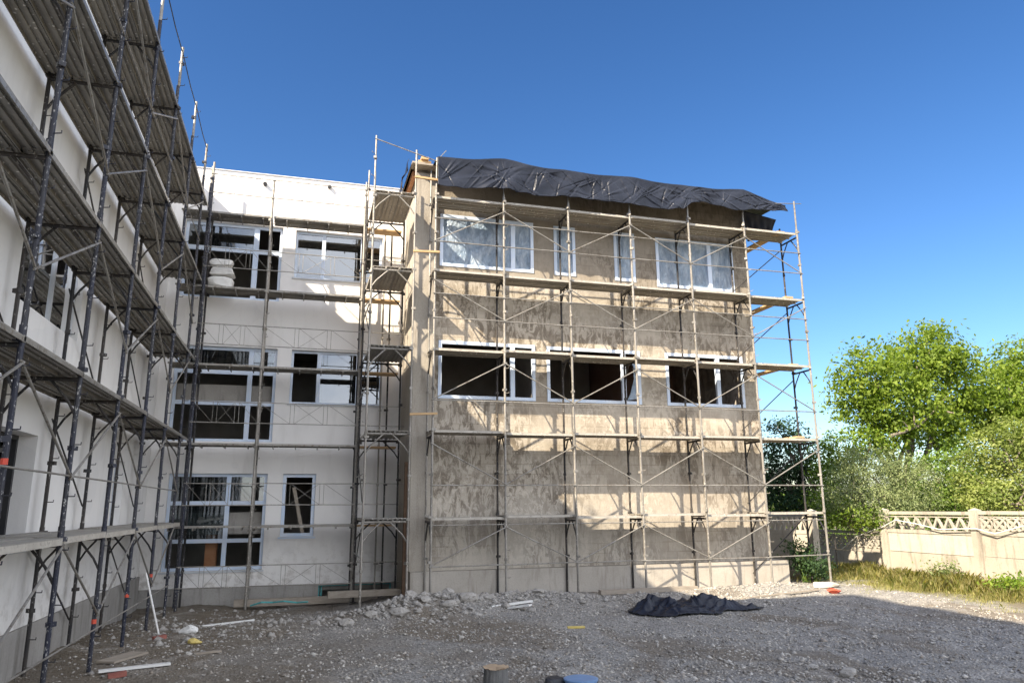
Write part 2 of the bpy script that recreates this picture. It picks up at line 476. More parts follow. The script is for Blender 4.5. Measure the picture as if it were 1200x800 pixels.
def gh(x, y):
    x = np.asarray(x, float); y = np.asarray(y, float)
    h = .1 * sm(12, 17, y) * sm(1.5, 4, x) - .15 * sm(13, 19, y) * (1 - sm(.5, 2.6, x))
    h = h + .30 * np.exp(-(((x - 2.6) / 2.0) ** 2 + ((y - 16.25) / .62) ** 2)) + .16 * np.exp(-(((x - 5.2) / 1.3) ** 2 + ((y - 16.6) / .45) ** 2))
    h = h + .13 * np.exp(-(((x - 11.0) / 2.4) ** 2 + ((y - 16.7) / .5) ** 2)) - .10 * sm(15, 20, x)
    near = (1 - sm(24, 32, np.hypot(x - 6, y - 12)))
    h = h + near * (.03 * np.sin(x * 1.7 + y * .6) * np.sin(y * 1.3 - x * .4) + .018 * np.sin(x * 4.1 + 1) * np.sin(y * 3.7 + x))
    return h


def gz(x, y): return float(gh(x, y))


xs = np.concatenate([[-900, -300, -100, -40, -20, -12], np.arange(-8, 24.01, .14), [26, 30, 36, 45, 60, 100, 300, 900]])
ys = np.concatenate([[-900, -300, -100, -40, -15, -6], np.arange(-2, 24.01, .14), [26, 30, 36, 45, 60, 100, 300, 1200]])
GX, GY = np.meshgrid(xs, ys)
GZ = gh(GX, GY)
fine = (GX > -7.5) & (GX < 23) & (GY > 6) & (GY < 23)
GZ = GZ + fine * RNG.normal(0, .010, GX.shape)
nx, ny = len(xs), len(ys)
ii = np.arange(nx * ny).reshape(ny, nx)
Fq = np.stack([ii[:-1, :-1], ii[:-1, 1:], ii[1:, 1:], ii[1:, :-1]], -1).reshape(-1, 4)
g = np_mesh('ground', np.stack([GX, GY, GZ], -1).reshape(-1, 3), Fq, M['ground'], smooth=True)
tag(g, kind='structure')

OCT_V = np.array([(1, 0, 0), (-1, 0, 0), (0, 1, 0), (0, -1, 0), (0, 0, 1), (0, 0, -1)], float)
OCT_F = np.array([(0, 2, 4), (2, 1, 4), (1, 3, 4), (3, 0, 4), (2, 0, 5), (1, 2, 5), (3, 1, 5), (0, 3, 5)])


def stones(name, X, Y, S, mat, sink=.38, flat=.62):
    n = len(X)
    a = RNG.uniform(0, 2 * np.pi, n)
    V = OCT_V[None] * (1 + RNG.uniform(-.38, .38, (n, 6, 1))) + RNG.uniform(-.18, .18, (n, 6, 3))
    V = V * S[:, None, None] * np.stack([np.ones(n), RNG.uniform(.6, 1, n), RNG.uniform(flat * .6, flat * 1.2, n)], -1)[:, None, :]
    c, s = np.cos(a)[:, None], np.sin(a)[:, None]
    x = V[..., 0] * c - V[..., 1] * s; y = V[..., 0] * s + V[..., 1] * c
    V = np.stack([x + X[:, None], y + Y[:, None], V[..., 2] + (gh(X, Y) + S * flat * (1 - sink * 2) * .5)[:, None]], -1)
    Fs = (OCT_F[None] + (np.arange(n) * 6)[:, None, None]).reshape(-1, 3)
    return np_mesh(name, V.reshape(-1, 3), Fs, mat)


# gravel scattered over the yard, thinner on the muddy left
n = 105000
X = RNG.uniform(-3.6, 18, n); Y = 8 + 10.3 * RNG.uniform(0, 1, n) ** 1.25
dens = .35 + .65 * np.clip((X + 2) / 6, 0, 1)
patch = np.array([.5 + 1.3 * mnoise.noise(Vector((a * .45, b * .7, 3.3))) + .5 * mnoise.noise(Vector((a * 1.6, b * 1.9, 5.3))) for a, b in zip(X, Y)]).clip(0, 1)
keep = (RNG.uniform(0, 1, n) < dens * (.22 + .78 * patch)) & ~((X > 2.6) & (Y > 17.9)) & (X < 14 + .5 * np.sin(Y))
X, Y = X[keep], Y[keep]
S = np.exp(RNG.normal(math.log(.0145), .5, len(X))).clip(.006, .06)
o = stones('gravel', X, Y, S, M['stone'])
tag(o, 'loose grey and pale gravel scattered over the yard', 'gravel', kind='stuff')
# rubble of broken plaster and concrete along the foot of the buildings
m_ = 2320
rx = np.concatenate([RNG.normal(2.5, 1.6, 1300), RNG.normal(5.6, 1.2, 500), RNG.normal(11.2, 1.7, 220), RNG.uniform(-3.3, 0, 300)])
ry = np.concatenate([RNG.normal(16.2, .48, 1300), RNG.normal(16.6, .4, 500), RNG.normal(16.75, .5, 220), RNG.uniform(14, 19.6, 300)])
rs = np.exp(RNG.normal(math.log(.04), .5, m_)).clip(.015, .12)
rs = np.where(rx > 8.5, np.minimum(rs, .07), rs)
o = stones('rubble', rx, ry, rs, M['rubble'], .35, .6)
tag(o, 'crumbled plaster and concrete rubble at the foot of the scaffolds', 'rubble', kind='stuff')


def rock_mb(c, sx, sy, sz, seed):
    mb = MB()
    import bmesh
    bm = bmesh.new(); bmesh.ops.create_icosphere(bm, subdivisions=3, radius=1)
    rnd = random.Random(seed)
    cuts = [(Vector((rnd.uniform(-1, 1), rnd.uniform(-1, 1), rnd.uniform(-.6, 1))).normalized(), rnd.uniform(.55, .8)) for _ in range(9)]
    vs = []
    for v in bm.verts:
        p = v.co.copy()
        for nrm, d in cuts:
            k = p.dot(nrm)
            if k > d: p -= nrm * (k - d)
        p *= 1 + .10 * mnoise.noise(p * 2.3 + Vector((seed, 0, 0))) + .05 * mnoise.noise(p * 6 + Vector((seed, 3, 0)))
        vs.append((c[0] + p.x * sx, c[1] + p.y * sy, c[2] + p.z * sz))
    mb.add(vs, [[q.index for q in f.verts] for f in bm.faces]); bm.free()
    return mb


chunks = [(1.0, 15.55, .24), (.45, 15.65, .17), (1.55, 15.75, .19), (2.1, 15.6, .26), (2.65, 15.9, .17), (3.1, 15.75, .24), (3.55, 15.95, .3), (4.1, 16.1, .2), (2.4, 16.25, .2), (3.2, 16.35, .2), (4.6, 16.35, .18), (5.3, 16.5, .2), (6.3, 16.5, .16), (1.9, 16.1, .15)]
for i, (x, y, s) in enumerate(chunks):
    s *= .8
    o = rock_mb((x, y, gz(x, y) + s * .22), s, s * random.uniform(.6, .9), s * random.uniform(.4, .6), i * 7 + 1).build('concrete_chunk', M['rubble'])
    tag(o, 'grey broken concrete chunk lying on the rubble mound before the corner tower', 'rubble chunk', 'broken concrete chunks on the mound')


# ------------------------------------------------------------------ walls with openings
def wall_mesh(mb, P, u0, u1, v0, v1, holes, t, mi=0):
    """P(u, v, d): d = depth behind the face. Front and back sheets with openings, reveals all round."""
    us = sorted({u0, u1, *[h[0] for h in holes], *[h[1] for h in holes]})
    vs = sorted({v0, v1, *[h[2] for h in holes], *[h[3] for h in holes]})
    inside = lambda u, v: any(h[0] < u < h[1] and h[2] < v < h[3] for h in holes)
    for d in (0, t):
        for a, b in zip(us[:-1], us[1:]):
            for c, e in zip(vs[:-1], vs[1:]):
                if inside((a + b) / 2, (c + e) / 2): continue
                mb.add([P(a, c, d), P(b, c, d), P(b, e, d), P(a, e, d)], [(0, 1, 2, 3)], mi)
    for a, b, c, e in list(holes) + [(u0, u1, v0, v1)]:
        for (p, q) in (((a, c), (b, c)), ((b, c), (b, e)), ((b, e), (a, e)), ((a, e), (a, c))):
            mb.add([P(*p, 0), P(*q, 0), P(*q, t), P(*p, t)], [(0, 1, 2, 3)], mi)


def window(parent, P, a, b, c, e, d, muls=(), trans=(), fw=.06, mat=None, pane=None, panes=None, sill=None, name='window', depth=.07, tw=None):
    """frame mesh as part, panes as sub-parts. muls/trans: positions of mullions/transoms; panes: list of (a,b,c,e,mat) or None for all"""
    mb = MB()

    def bar(a0, a1, c0, c1, dd=0.0):
        pts = [P(u, v, k) for k in (d + dd, d + depth - dd) for v in (c0, c1) for u in (a0, a1)]
        mb.add(pts, [(0, 2, 3, 1), (4, 5, 7, 6), (0, 1, 5, 4), (2, 6, 7, 3), (0, 4, 6, 2), (1, 3, 7, 5)])
    a += .004; b -= .004; c += .004; e -= .004
    bar(a, a + fw, c, e); bar(b - fw, b, c, e); bar(a + fw, b - fw, c, c + fw); bar(a + fw, b - fw, e - fw, e)
    tw = tw or fw
    for m in muls: bar(m - tw / 2, m + tw / 2, c + fw, e - fw)
    ed = [a + fw] + sorted(muls) + [b - fw]
    for z in trans:
        for k in range(len(ed) - 1):
            bar(ed[k] + (tw / 2 if k else 0), ed[k + 1] - (tw / 2 if k < len(ed) - 2 else 0), z - tw * .45, z + tw * .45, .004)
    o = mb.build(name, mat or M['frame'], parent)
    if pane is not None:
        zs = [c + fw] + sorted(trans) + [e - fw]
        for k in range(len(ed) - 1):
            for q in range(len(zs) - 1):
                if panes is not None and (k, q) not in panes: continue
                pm = MB()
                x0, x1, z0, z1 = ed[k], ed[k + 1], zs[q], zs[q + 1]
                pts = [P(u, v, kk) for kk in (d + depth * .45, d + depth * .6) for v in (z0, z1) for u in (x0, x1)]
                pm.add(pts, [(0, 2, 3, 1), (4, 5, 7, 6), (0, 1, 5, 4), (2, 6, 7, 3), (0, 4, 6, 2), (1, 3, 7, 5)])
                pm.build('pane', pane, o)
    if sill is not None:
        s = MB()
        pts = [P(u, v, k) for k in (-.04, d) for v in (c - .05, c - .006) for u in (a - .05, b + .05)]
        s.add(pts, [(0, 2, 3, 1), (4, 5, 7, 6), (0, 1, 5, 4), (2, 6, 7, 3), (0, 4, 6, 2), (1, 3, 7, 5)])
        s.build('sill', sill, o)
    return o


Z0 = CAMZ
# ---------- white L-shaped building
BY, LX, TOPW = 20.45, -3.65, 9.25 + Z0
wb = thing('white_building', (-3.65, 20.45, 0), 'three-storey white rendered building in an L shape behind scaffolding, flat parapet roof', 'building')
PB = lambda u, v, d: (u, BY + d, v)
PL = lambda u, v, d: (LX - d, u, v)
bh = [(-3.18, -.80, -1.52 + Z0, .88 + Z0), (-3.30, -.75, 1.70 + Z0, 4.22 + Z0), (-3.34, -.80, 5.55 + Z0, 7.72 + Z0),
      (-.45, 1.98, 6.28 + Z0, 7.68 + Z0), (-.38, 2.09, 2.74 + Z0, 4.22 + Z0), (-.41, .43, -.73 + Z0, .88 + Z0)]
mb = MB(); wall_mesh(mb, PB, LX, 3.0, .28, TOPW, bh, .3)
mb.build('back_wall', M['white'], wb)
mb = MB(); wall_mesh(mb, lambda u, v, d: (u, BY + .03 + d, v), LX, 3.0, -.8, .276, [(.62, 2.5, -.45, .24)], .27)
mb.box(.62, 2.5, BY + 1.2, BY + 1.3, -.8, .3)
mb.build('plinth', M['plinth'], wb)
lh = [(9.0, 12.05, 1.68, 3.24), (10.5, 13.3, 4.9, 6.4), (16.85, 17.75, 1.75, 3.2), (16.9, 17.65, 4.95, 6.15)]
mb = MB(); wall_mesh(mb, PL, -12, BY - .003, .6, TOPW, lh, .3)
mb.build('wing_wall', M['white'], wb)
mb = MB(); mb.box(LX - .3, LX + .035, -12, BY - .004, -.6, .596)
mb.build('plinth', M['plinth'], wb)
# taller block of the wing (behind the camera's left edge)
mb = MB(); mb.box(-13, LX - .002, -14, 5.7, TOPW + .3, 15.0)
mb.build('upper_storey', M['white'], wb)
# roof, outer walls and floors that close the shell
mb = MB()
mb.box(-13, LX - .31, -14, 27.6, TOPW - .35, TOPW - .1)
mb.box(LX - .31, 2.98, BY + .31, 27.6, TOPW - .35, TOPW - .1)
mb.build('roof', M['slab'], wb)
mb = MB()
for z in (.35, 3.62, 7.05): # floor slabs
    mb.box(-13, LX - .305, -12, 27.6, z - .25, z); mb.box(LX - .30, 2.98, BY + .305, 27.6, z - .25, z)
mb.build('floor_slab', M['slab'], wb)
mb = MB()
mb.box(-13.2, -13.01, -14, 27.8, 0, TOPW); mb.box(-13, 2.98, 27.62, 27.8, 0, TOPW); mb.box(-13, LX - .31, -14.2, -14.02, 0, TOPW)
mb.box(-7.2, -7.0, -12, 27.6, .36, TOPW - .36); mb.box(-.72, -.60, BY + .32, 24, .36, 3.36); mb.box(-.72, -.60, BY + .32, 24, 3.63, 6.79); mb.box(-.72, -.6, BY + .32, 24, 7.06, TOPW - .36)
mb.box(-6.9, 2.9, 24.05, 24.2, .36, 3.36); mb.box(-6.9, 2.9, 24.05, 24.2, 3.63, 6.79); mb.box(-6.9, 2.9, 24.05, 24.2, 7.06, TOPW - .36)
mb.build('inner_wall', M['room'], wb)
# things seen inside the big ground-floor window
mb = MB(); mb.box(-2.28, -2.0, BY + .9, BY + 1.2, .36, 1.75); mb.build('brick_pillar', M['orange'], wb)
mb = MB(); mb.box(-3.2, -.9, BY + .45, BY + .62, 1.55, 2.1); mb.build('spandrel_beam', M['slab'], wb)
mb = MB(); mb.box(-3.3, -.85, BY + .45, BY + .62, 4.9, 5.45); mb.build('spandrel_beam', M['slab'], wb)
window(wb, PB, -3.18, -.80, -1.52 + Z0, .88 + Z0, .13, [-1.75], [-.80 + Z0, .14 + Z0], .075, pane=M['glass'], panes={(0, 2), (1, 2), (0, 1)}, sill=M['frame_g'], tw=.11)
window(wb, PB, -3.30, -.75, 1.70 + Z0, 4.22 + Z0, .13, [-1.42], [2.72 + Z0, 3.55 + Z0], .075, pane=M['glass'], panes={(0, 2), (1, 2)}, tw=.12)
window(wb, PB, -3.34, -.80, 5.55 + Z0, 7.72 + Z0, .13, [-1.50], [6.98 + Z0], .075, pane=M['glass'], panes={(0, 1)}, tw=.14)
window(wb, PB, -.45, 1.98, 6.28 + Z0, 7.68 + Z0, .13, [.33, 1.42], [], .06, pane=M['glass_s'], sill=M['frame_g'], tw=.10)
window(wb, PB, -.38, 2.09, 2.74 + Z0, 4.22 + Z0, .13, [.36, 1.42], [], .06, pane=M['glass_s'], panes={(1, 0), (2, 0)}, sill=M['frame_g'], tw=.10)
window(wb, PB, -.41, .43, -.73 + Z0, .88 + Z0, .10, [], [], .085, sill=M['frame'])
window(wb, lambda u, v, d: (u, BY + .03 + d, v), .62, 2.5, -.45, .24, .1, [.70], [], .03, mat=M['teal'], name='basement_frame')
window(wb, PL, 9.0, 12.05, 1.68, 3.24, .24, [10.5, 11.3], [], .06, mat=M['dark'], pane=M['glass'], panes={(1, 0)}, sill=M['frame_g'])
window(wb, PL, 10.5, 13.3, 4.9, 6.4, .10, [10.85, 12.2], [], .05, mat=M['frame_g'], pane=M['glass'])
window(wb, PL, 16.85, 17.75, 1.75, 3.2, .14, [], [], .05, mat=M['frame_g'], pane=M['glass_s'])
window(wb, PL, 16.9, 17.65, 4.95, 6.15, .14, [], [], .05, mat=M['frame_g'], pane=M['glass_s'])
for x, z in ((-1.37, 9.1 + Z0 - .02), (.40, 9.15 + Z0 + .05)):
    mb = MB(); mb.tube([(x, BY + .05, z - .12), (x, BY - .10, z - .14)], .055, 10); mb.build('drain_spout', M['black_p'], wb)
mb = MB(); mb.box(LX + .002, 2.6, BY - .03, BY + .32, TOPW + .001, TOPW + .02); mb.build('parapet_cap', M['white'], wb)
mb = MB(); mb.box(LX - .34, LX + .03, -12, BY - .034, TOPW + .001, TOPW + .02); mb.build('parapet_cap', M['white'], wb)

# ---------- unfinished block
FY, FX0, FX1, TOPF = 18.2, 2.66, 12.62, 8.85 + Z0
ub = thing('unfinished_block', (2.66, 18.2, 0), 'unfinished three-storey block with raw brown-grey plaster facade and a tarpaulin over its roof', 'building')
PF = lambda u, v, d: (u, FY + d, v)
fh = [(3.26, 5.87, 2.68 + Z0, 4.19 + Z0), (6.19, 8.93, 2.68 + Z0, 4.18 + Z0), (9.70, 12.18, 2.68 + Z0, 4.18 + Z0),
      (3.26, 5.87, 6.20 + Z0, 7.66 + Z0), (6.46, 7.10, 6.20 + Z0, 7.64 + Z0), (8.27, 8.92, 6.18 + Z0, 7.64 + Z0), (9.58, 12.12, 6.10 + Z0, 7.60 + Z0)]
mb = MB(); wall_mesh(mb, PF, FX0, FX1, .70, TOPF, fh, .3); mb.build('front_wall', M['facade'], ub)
mb = MB(); mb.box(FX0 - .02, FX1 + .42, FY - .16, FY + 1.2, -.6, .695); mb.build('base', M['base_c'], ub)
mb = MB(); mb.box(FX0 - .05, 3.17, FY - .06, FY + .25, .70, TOPF - .1); mb.build('corner_pier', M['pier'], ub)
mb = MB(); mb.box(FX0 - .03, FX0 + .25, FY + .26, BY - .004, -.3, TOPF - .1); mb.build('side_wall', M['pier'], ub)
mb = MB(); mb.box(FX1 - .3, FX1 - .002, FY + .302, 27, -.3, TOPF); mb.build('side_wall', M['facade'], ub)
mb = MB(); mb.box(FX0 + .2, FX1 - .3, 27.02, 27.3, -.3, TOPF); mb.box(FX0 + .26, FX0 + .5, BY, 27, -.3, TOPF); mb.build('rear_wall', M['facade'], ub)
mb = MB()
for z in (.72, 3.95, 7.45): mb.box(FX0 + .52, FX1 - .31, FY + .31, 27, z - .22, z)
mb.box(FX0 + .26, FX1 - .31, FY + .31, 27, TOPF - .8, TOPF - .6)
mb.build('floor_slab', M['slab'], ub)
mb = MB()
for za, zb in ((3.96, 7.22), (7.46, TOPF - .81)):
    mb.box(5.98, 6.1, FY + .32, 22.5, za, zb); mb.box(FX0 + .6, 9.2, 22.6, 22.75, za, zb)
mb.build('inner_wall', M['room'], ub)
mb = MB()
for za, zb in ((3.96, 7.22), (7.46, TOPF - .81)):
    mb.box(9.25, 9.4, FY + .32, 22.76, za, zb); mb.box(9.42, FX1 - .32, 22.6, 22.75, za, zb)
mb.build('inner_wall', M['room_br'], ub)
for (a, b, c, e), mu in zip(fh[:3], ([5.24], [8.42], [11.35])):
    w_ = window(ub, PF, a, b, c, e, -.02, mu, [], .085, sill=None, tw=.12, depth=.09)
# broken glass left in the casement of the middle opening
mb = MB()
pts = [(8.52, 2.8), (8.8, 2.84), (8.83, 4.05), (8.7, 3.9), (8.74, 3.4), (8.62, 3.0)]
f_ = [(x, FY + .03, z + Z0) for x, z in pts]; b_ = [(x, FY + .036, z + Z0) for x, z in pts]
mb.add(f_ + b_, [tuple(range(6)), tuple(range(11, 5, -1))] + [(i, (i + 1) % 6, 6 + (i + 1) % 6, 6 + i) for i in range(6)])
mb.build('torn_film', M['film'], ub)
for (a, b, c, e), mu in zip(fh[3:], ([5.28], [], [], [11.32])):
    w_ = window(ub, PF, a, b, c, e, -.02, mu, [], .085, tw=.12, depth=.09)
    # plastic film taped over the opening: a wrinkled sheet
    nu, nv = max(6, int((b - a) / .06)), 22
    U, V_ = np.meshgrid(np.linspace(a + .09, b - .09, nu), np.linspace(c + .09, e - .09, nv))
    D = .03 + .012 * np.sin(U * 17 + V_ * 3) * np.sin(V_ * 5 + U * 2) + .008 * np.sin(U * 41 + np.sin(V_ * 7) * 2)
    k = np.arange(nu * nv).reshape(nv, nu)
    Fk = np.stack([k[:-1, :-1], k[:-1, 1:], k[1:, 1:], k[1:, :-1]], -1).reshape(-1, 4)
    Vv = np.stack([U, FY + D, V_], -1).reshape(-1, 3)
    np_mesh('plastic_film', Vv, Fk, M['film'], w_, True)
# eave boards, rafters ends and parapet blocks under the tarpaulin
mb = MB()
mb.box(FX0 - .12, FX1 + .25, FY - .35, FY + .1, TOPF + .004, TOPF + .05)
mb.box(FX0 - .22, FX0 + .12, FY - .3, 26, TOPF + .052, TOPF + .10)
mb.build('eave_board', M['timber_o'], ub)
mb = MB(); mb.box(FX0 - .16, FX0 - .055, FY + .1, 20.4, TOPF - .16, TOPF + .002); mb.build('eave_insulation', M['orange'], ub)
mb = MB(); mb.box(2.53, 2.60, FY + .35, FY + .5, .05, 3.3); mb.build('brown_corner_board', m_wood('brown_timber', (.15, .085, .05), (.23, .14, .085)), ub)
mb = MB(); mb.box(FX0 - .05, FX0 + .3, FY - .2, FY + .1, TOPF + .056, TOPF + .20); mb.box(FX0 + .02, FX0 + .22, FY - .28, FY - .1, TOPF + .205, TOPF + .27); mb.build('eave_block', M['timber'], ub)
mb = MB(); mb.box(FX0 - .2, FX1 + .2, FY + .1, 27.2, TOPF + .052, TOPF + .2); mb.build('roof', M['tarp'], ub)

# ---------- tarpaulin draped over the roof edge and the pole tips
topx = [3.0, 4.77, 5.9, 6.67, 8.40, 10.16, 11.95, 12.80, 13.30]
topz = [8.76, 8.93, 8.84, 8.82, 8.86, 8.80, 8.90, 8.70, 8.58]
hemx = [3.0, 3.72, 4.75, 5.56, 6.41, 7.4, 8.40, 9.18, 9.9, 10.16, 10.5, 11.0, 11.62, 12.19, 13.30]
hemz = [7.95, 7.96, 8.06, 7.97, 8.02, 8.05, 8.02, 7.98, 8.06, 8.25, 8.32, 8.30, 8.18, 8.30, 8.34]
U = np.linspace(2.98, 13.32, 760); vv = np.linspace(0, 1, 90)
UU, VV = np.meshgrid(U, vv)
ridge = np.interp(UU, topx, topz) + Z0; hem = np.interp(UU, hemx, hemz) + Z0
ties = [(3.0, .85), (4.77, .55), (6.56, .02), (7.4, .9), (8.35, .9), (10.16, .4), (11.95, .05), (12.9, .3), (5.7, 0.0)]
# v<.35 runs out from the roof to the ridge over the poles, then hangs
s = np.clip(VV / .34, 0, 1); h = np.clip((VV - .34) / .66, 0, 1)
y_ = 18.35 + (17.12 - 18.35) * s ** .8
z_ = np.where(VV < .34, ridge + (.28 - .0) * (1 - s) * 0 + .12 * np.sin((1 - s) * 1.5), ridge + (hem - ridge) * h)
wr = np.zeros_like(UU)
rt = np.random.default_rng(77)
for ti, (tx, tv) in enumerate(ties):
    dx = UU - tx; dz = (h - tv) * .95
    ang = np.arctan2(dz, dx) / np.pi; rad = np.hypot(dx, dz)
    kx = np.sort(np.concatenate([[-1, 1], rt.uniform(-1, 1, 44)])); ky = rt.uniform(-1, 1, 46) * (rt.uniform(0, 1, 46) > .3); ky[-1] = ky[0]
    fold = np.interp(ang, kx, ky)
    wr += .05 * fold * np.exp(-rad / 1.0) * np.clip(rad / .45, 0, 1)
# long straight creases and soft pockets between the ties
for q in range(60):
    cx, ca, cw = rt.uniform(3, 13.3), rt.uniform(-1.1, 1.1), rt.uniform(.015, .05)
    hc = rt.uniform(.2, .9); ln = rt.uniform(.25, .7)
    d_ = (UU - cx) * math.cos(ca) - (h - hc) * .95 * math.sin(ca); l_ = (UU - cx) * math.sin(ca) + (h - hc) * .95 * math.cos(ca)
    wr += rt.choice([-1, 1]) * .024 * np.clip(1 - np.abs(d_) / cw, 0, 1) * np.exp(-(l_ / ln) ** 2)
wr += .008 * np.sin(UU * 2.9 + 2 * np.sin(h * 2 + UU * .7)) + .012 * np.sin(UU * 7.7 + h * 5 + 2 * np.sin(UU * 1.3))
sag = .06 * np.sin((UU - 2.98) / 1.79 * np.pi) ** 2
y_ = y_ + wr * (h > 0) * np.clip(h * 4, 0, 1) + sag * h - .10 * h * np.sin(h * 2)
z_ = z_ + wr * .15 * (1 - h) - sag * .7 * (1 - h) * s
rag = .010 * np.sin(UU * 5 + np.sin(UU * 2.3)) + .01 * np.sin(UU * 13 + 1)
z_ = z_ + rag * h
k = np.arange(UU.size).reshape(UU.shape)
Fk = np.stack([k[:-1, :-1], k[:-1, 1:], k[1:, 1:], k[1:, :-1]], -1).reshape(-1, 4)
o = np_mesh('roof_tarpaulin', np.stack([UU, y_, z_], -1).reshape(-1, 3), Fk, M['tarp'], smooth=True)
so_ = o.modifiers.new('thick', 'SOLIDIFY'); so_.thickness = .008
tag(o, 'long creased black tarpaulin draped over the roof edge and the pole tips', 'tarpaulin')
# end flap under the right end, and the side flap over the left eave
def flap(name, p00, p10, p01, p11, amp, label, nu=26, nv=22):
    p00, p10, p01, p11 = map(np.array, (p00, p10, p01, p11))
    a, b = np.meshgrid(np.linspace(0, 1, nu), np.linspace(0, 1, nv))
    a_, b_ = a[..., None], b[..., None]
    Pp = (1 - a_) * (1 - b_) * p00 + a_ * (1 - b_) * p10 + (1 - a_) * b_ * p01 + a_ * b_ * p11
    nrm = np.cross(p10 - p00, p01 - p00); nrm = nrm / np.linalg.norm(nrm)
    Pp = Pp + nrm * (amp * (np.sin(a * 13 + b * 5) * .6 + np.sin(a * 29 - b * 4) * .3) * (.3 + b))[..., None]
    k = np.arange(nu * nv).reshape(nv, nu)
    Fk = np.stack([k[:-1, :-1], k[:-1, 1:], k[1:, 1:], k[1:, :-1]], -1).reshape(-1, 4)
    o = np_mesh(name, Pp.reshape(-1, 3), Fk, M['tarp'], smooth=True)
    q = o.modifiers.new('thick', 'SOLIDIFY'); q.thickness = .006
    return tag(o, label, 'tarpaulin')
flap('tarpaulin_flap', (12.3, 17.75, 10.75), (13.4, 17.7, 10.55), (12.64, 18.15, 9.95), (13.35, 18.0, 10.05), .06, 'short black tarpaulin flap hanging in the shade below the right end of the roof tarpaulin')
flap('tarpaulin_flap', (2.36, 18.0, 11.25), (2.36, 20.3, 11.22), (2.30, 18.05, 10.95), (2.28, 20.35, 10.75), .05, 'dark tarpaulin flap folded over the side eave above the corner tower')

# ------------------------------------------------------------------ scaffolds
def deck(parent, P, u0, u1, v0, v1, z, planks, mats, drop=.055, name='platform', extra=()):
    """P(u,v,z) -> world; a deck of ribbed planks running along u. mats = [underside, edge]"""
    mb = MB()

    def pbox(ua, ub, va, vb, za, zb, mi):
        vs = [P(u, v, q) for q in (za, zb) for v in (va, vb) for u in (ua, ub)]
        mb.add(vs, [(0, 2, 3, 1), (4, 5, 7, 6), (0, 1, 5, 4), (2, 6, 7, 3), (0, 4, 6, 2), (1, 3, 7, 5)], mi)
    w_ = (v1 - v0) / planks
    for k in range(planks):
        a, b = v0 + k * w_ + .006, v0 + (k + 1) * w_ - .006
        dz = random.uniform(-.006, .006); j = random.uniform(-.02, .02)
        pbox(u0 + j, u1 + j, a, b, z - .012 + dz, z + dz, 0)
        pbox(u0 + j, u1 + j, a, a + .012, z - drop + dz, z - .0125 + dz, 1 if k == 0 else 0)
        pbox(u0 + j, u1 + j, b - .012, b, z - drop + dz, z - .0125 + dz, 0)
        for r in (1, 2):
            c = a + (b - a) * r / 3
            pbox(u0 + j + .03, u1 + j - .03, c - .022, c + .022, z - .036 + dz, z - .0125 + dz, 0)
    for e in extra: mb.box(*e, 1)
    return mb.build(name, mats, parent)


def pole(parent, p, z0, z1, r, mat, pins=None, tip=None, name='pole'):
    mb = MB()
    mb.tube([(p[0], p[1], z0), (p[0] + random.uniform(-.012, .012), p[1] + random.uniform(-.012, .012), z1 if not tip else z1 - tip)], r, 10, 0)
    if tip: mb.tube([(p[0], p[1], z1 - tip - .02), (p[0] + .005, p[1], z1)], r * .86, 10, 1)
    z = z0 + 1.95
    while z < z1 - .3:
        mb.tube([(p[0], p[1], z - .06), (p[0], p[1], z + .06)], r * 1.22, 10, 0)
        z += 2.0
    z = z0 + .9
    while z < z1 - .3:
        a_ = random.uniform(0, 6.28)
        mb.obox((p[0] + .02 * math.cos(a_), p[1] + .02 * math.sin(a_), z + random.uniform(-.04, .04)), (math.cos(a_), math.sin(a_), 0), (0, 0, 1), .10, .068, .055, 0)
        z += 1.0
    if pins:
        z = z0 + .5
        while z < z1 - .2:
            q = Vector((p[0], p[1], z)); d = Vector(pins)
            mb.tube([q, q + d * .12, q + d * .12 + Vector((0, 0, .03))], .007, 5, 0)
            z += .62
    mb.tube([(p[0], p[1], z0 + .005), (p[0], p[1], z0 + .015)], .075, 8, 0)
    return mb.build(name, [mat, M['paint_w'] if tip else mat], parent, True) if False else mb.build(name, [mat, M['brace']], parent)


def bracket(parent, P, u, v0, v1, z, mat, name='frame_bracket'):
    mb = MB()
    mb.tube([P(u, v0, z), P(u, v1, z)], .026, 8)
    w_ = v1 - v0
    for s, v in ((1, v0), (-1, v1)):
        mb.tube([P(u, v, z - .46), P(u, v + s * w_ * .12, z - .28), P(u, v + s * w_ * .30, z - .10), P(u, v + s * w_ * .40, z - .01)], .018, 6)
    return mb.build(name, mat, parent)


def rod(parent, name, a, b, r, mat):
    mb = MB()
    a, b = Vector(a), Vector(b); d = (b - a).normalized()
    mb.tube([a - d * .05, a, b, b + d * .05], r, 7, radii=[r * .8, r, r, r * .8])
    return mb.build(name, mat, parent)


LEV = [1.95, 3.955, 5.99, 7.97, 9.955]
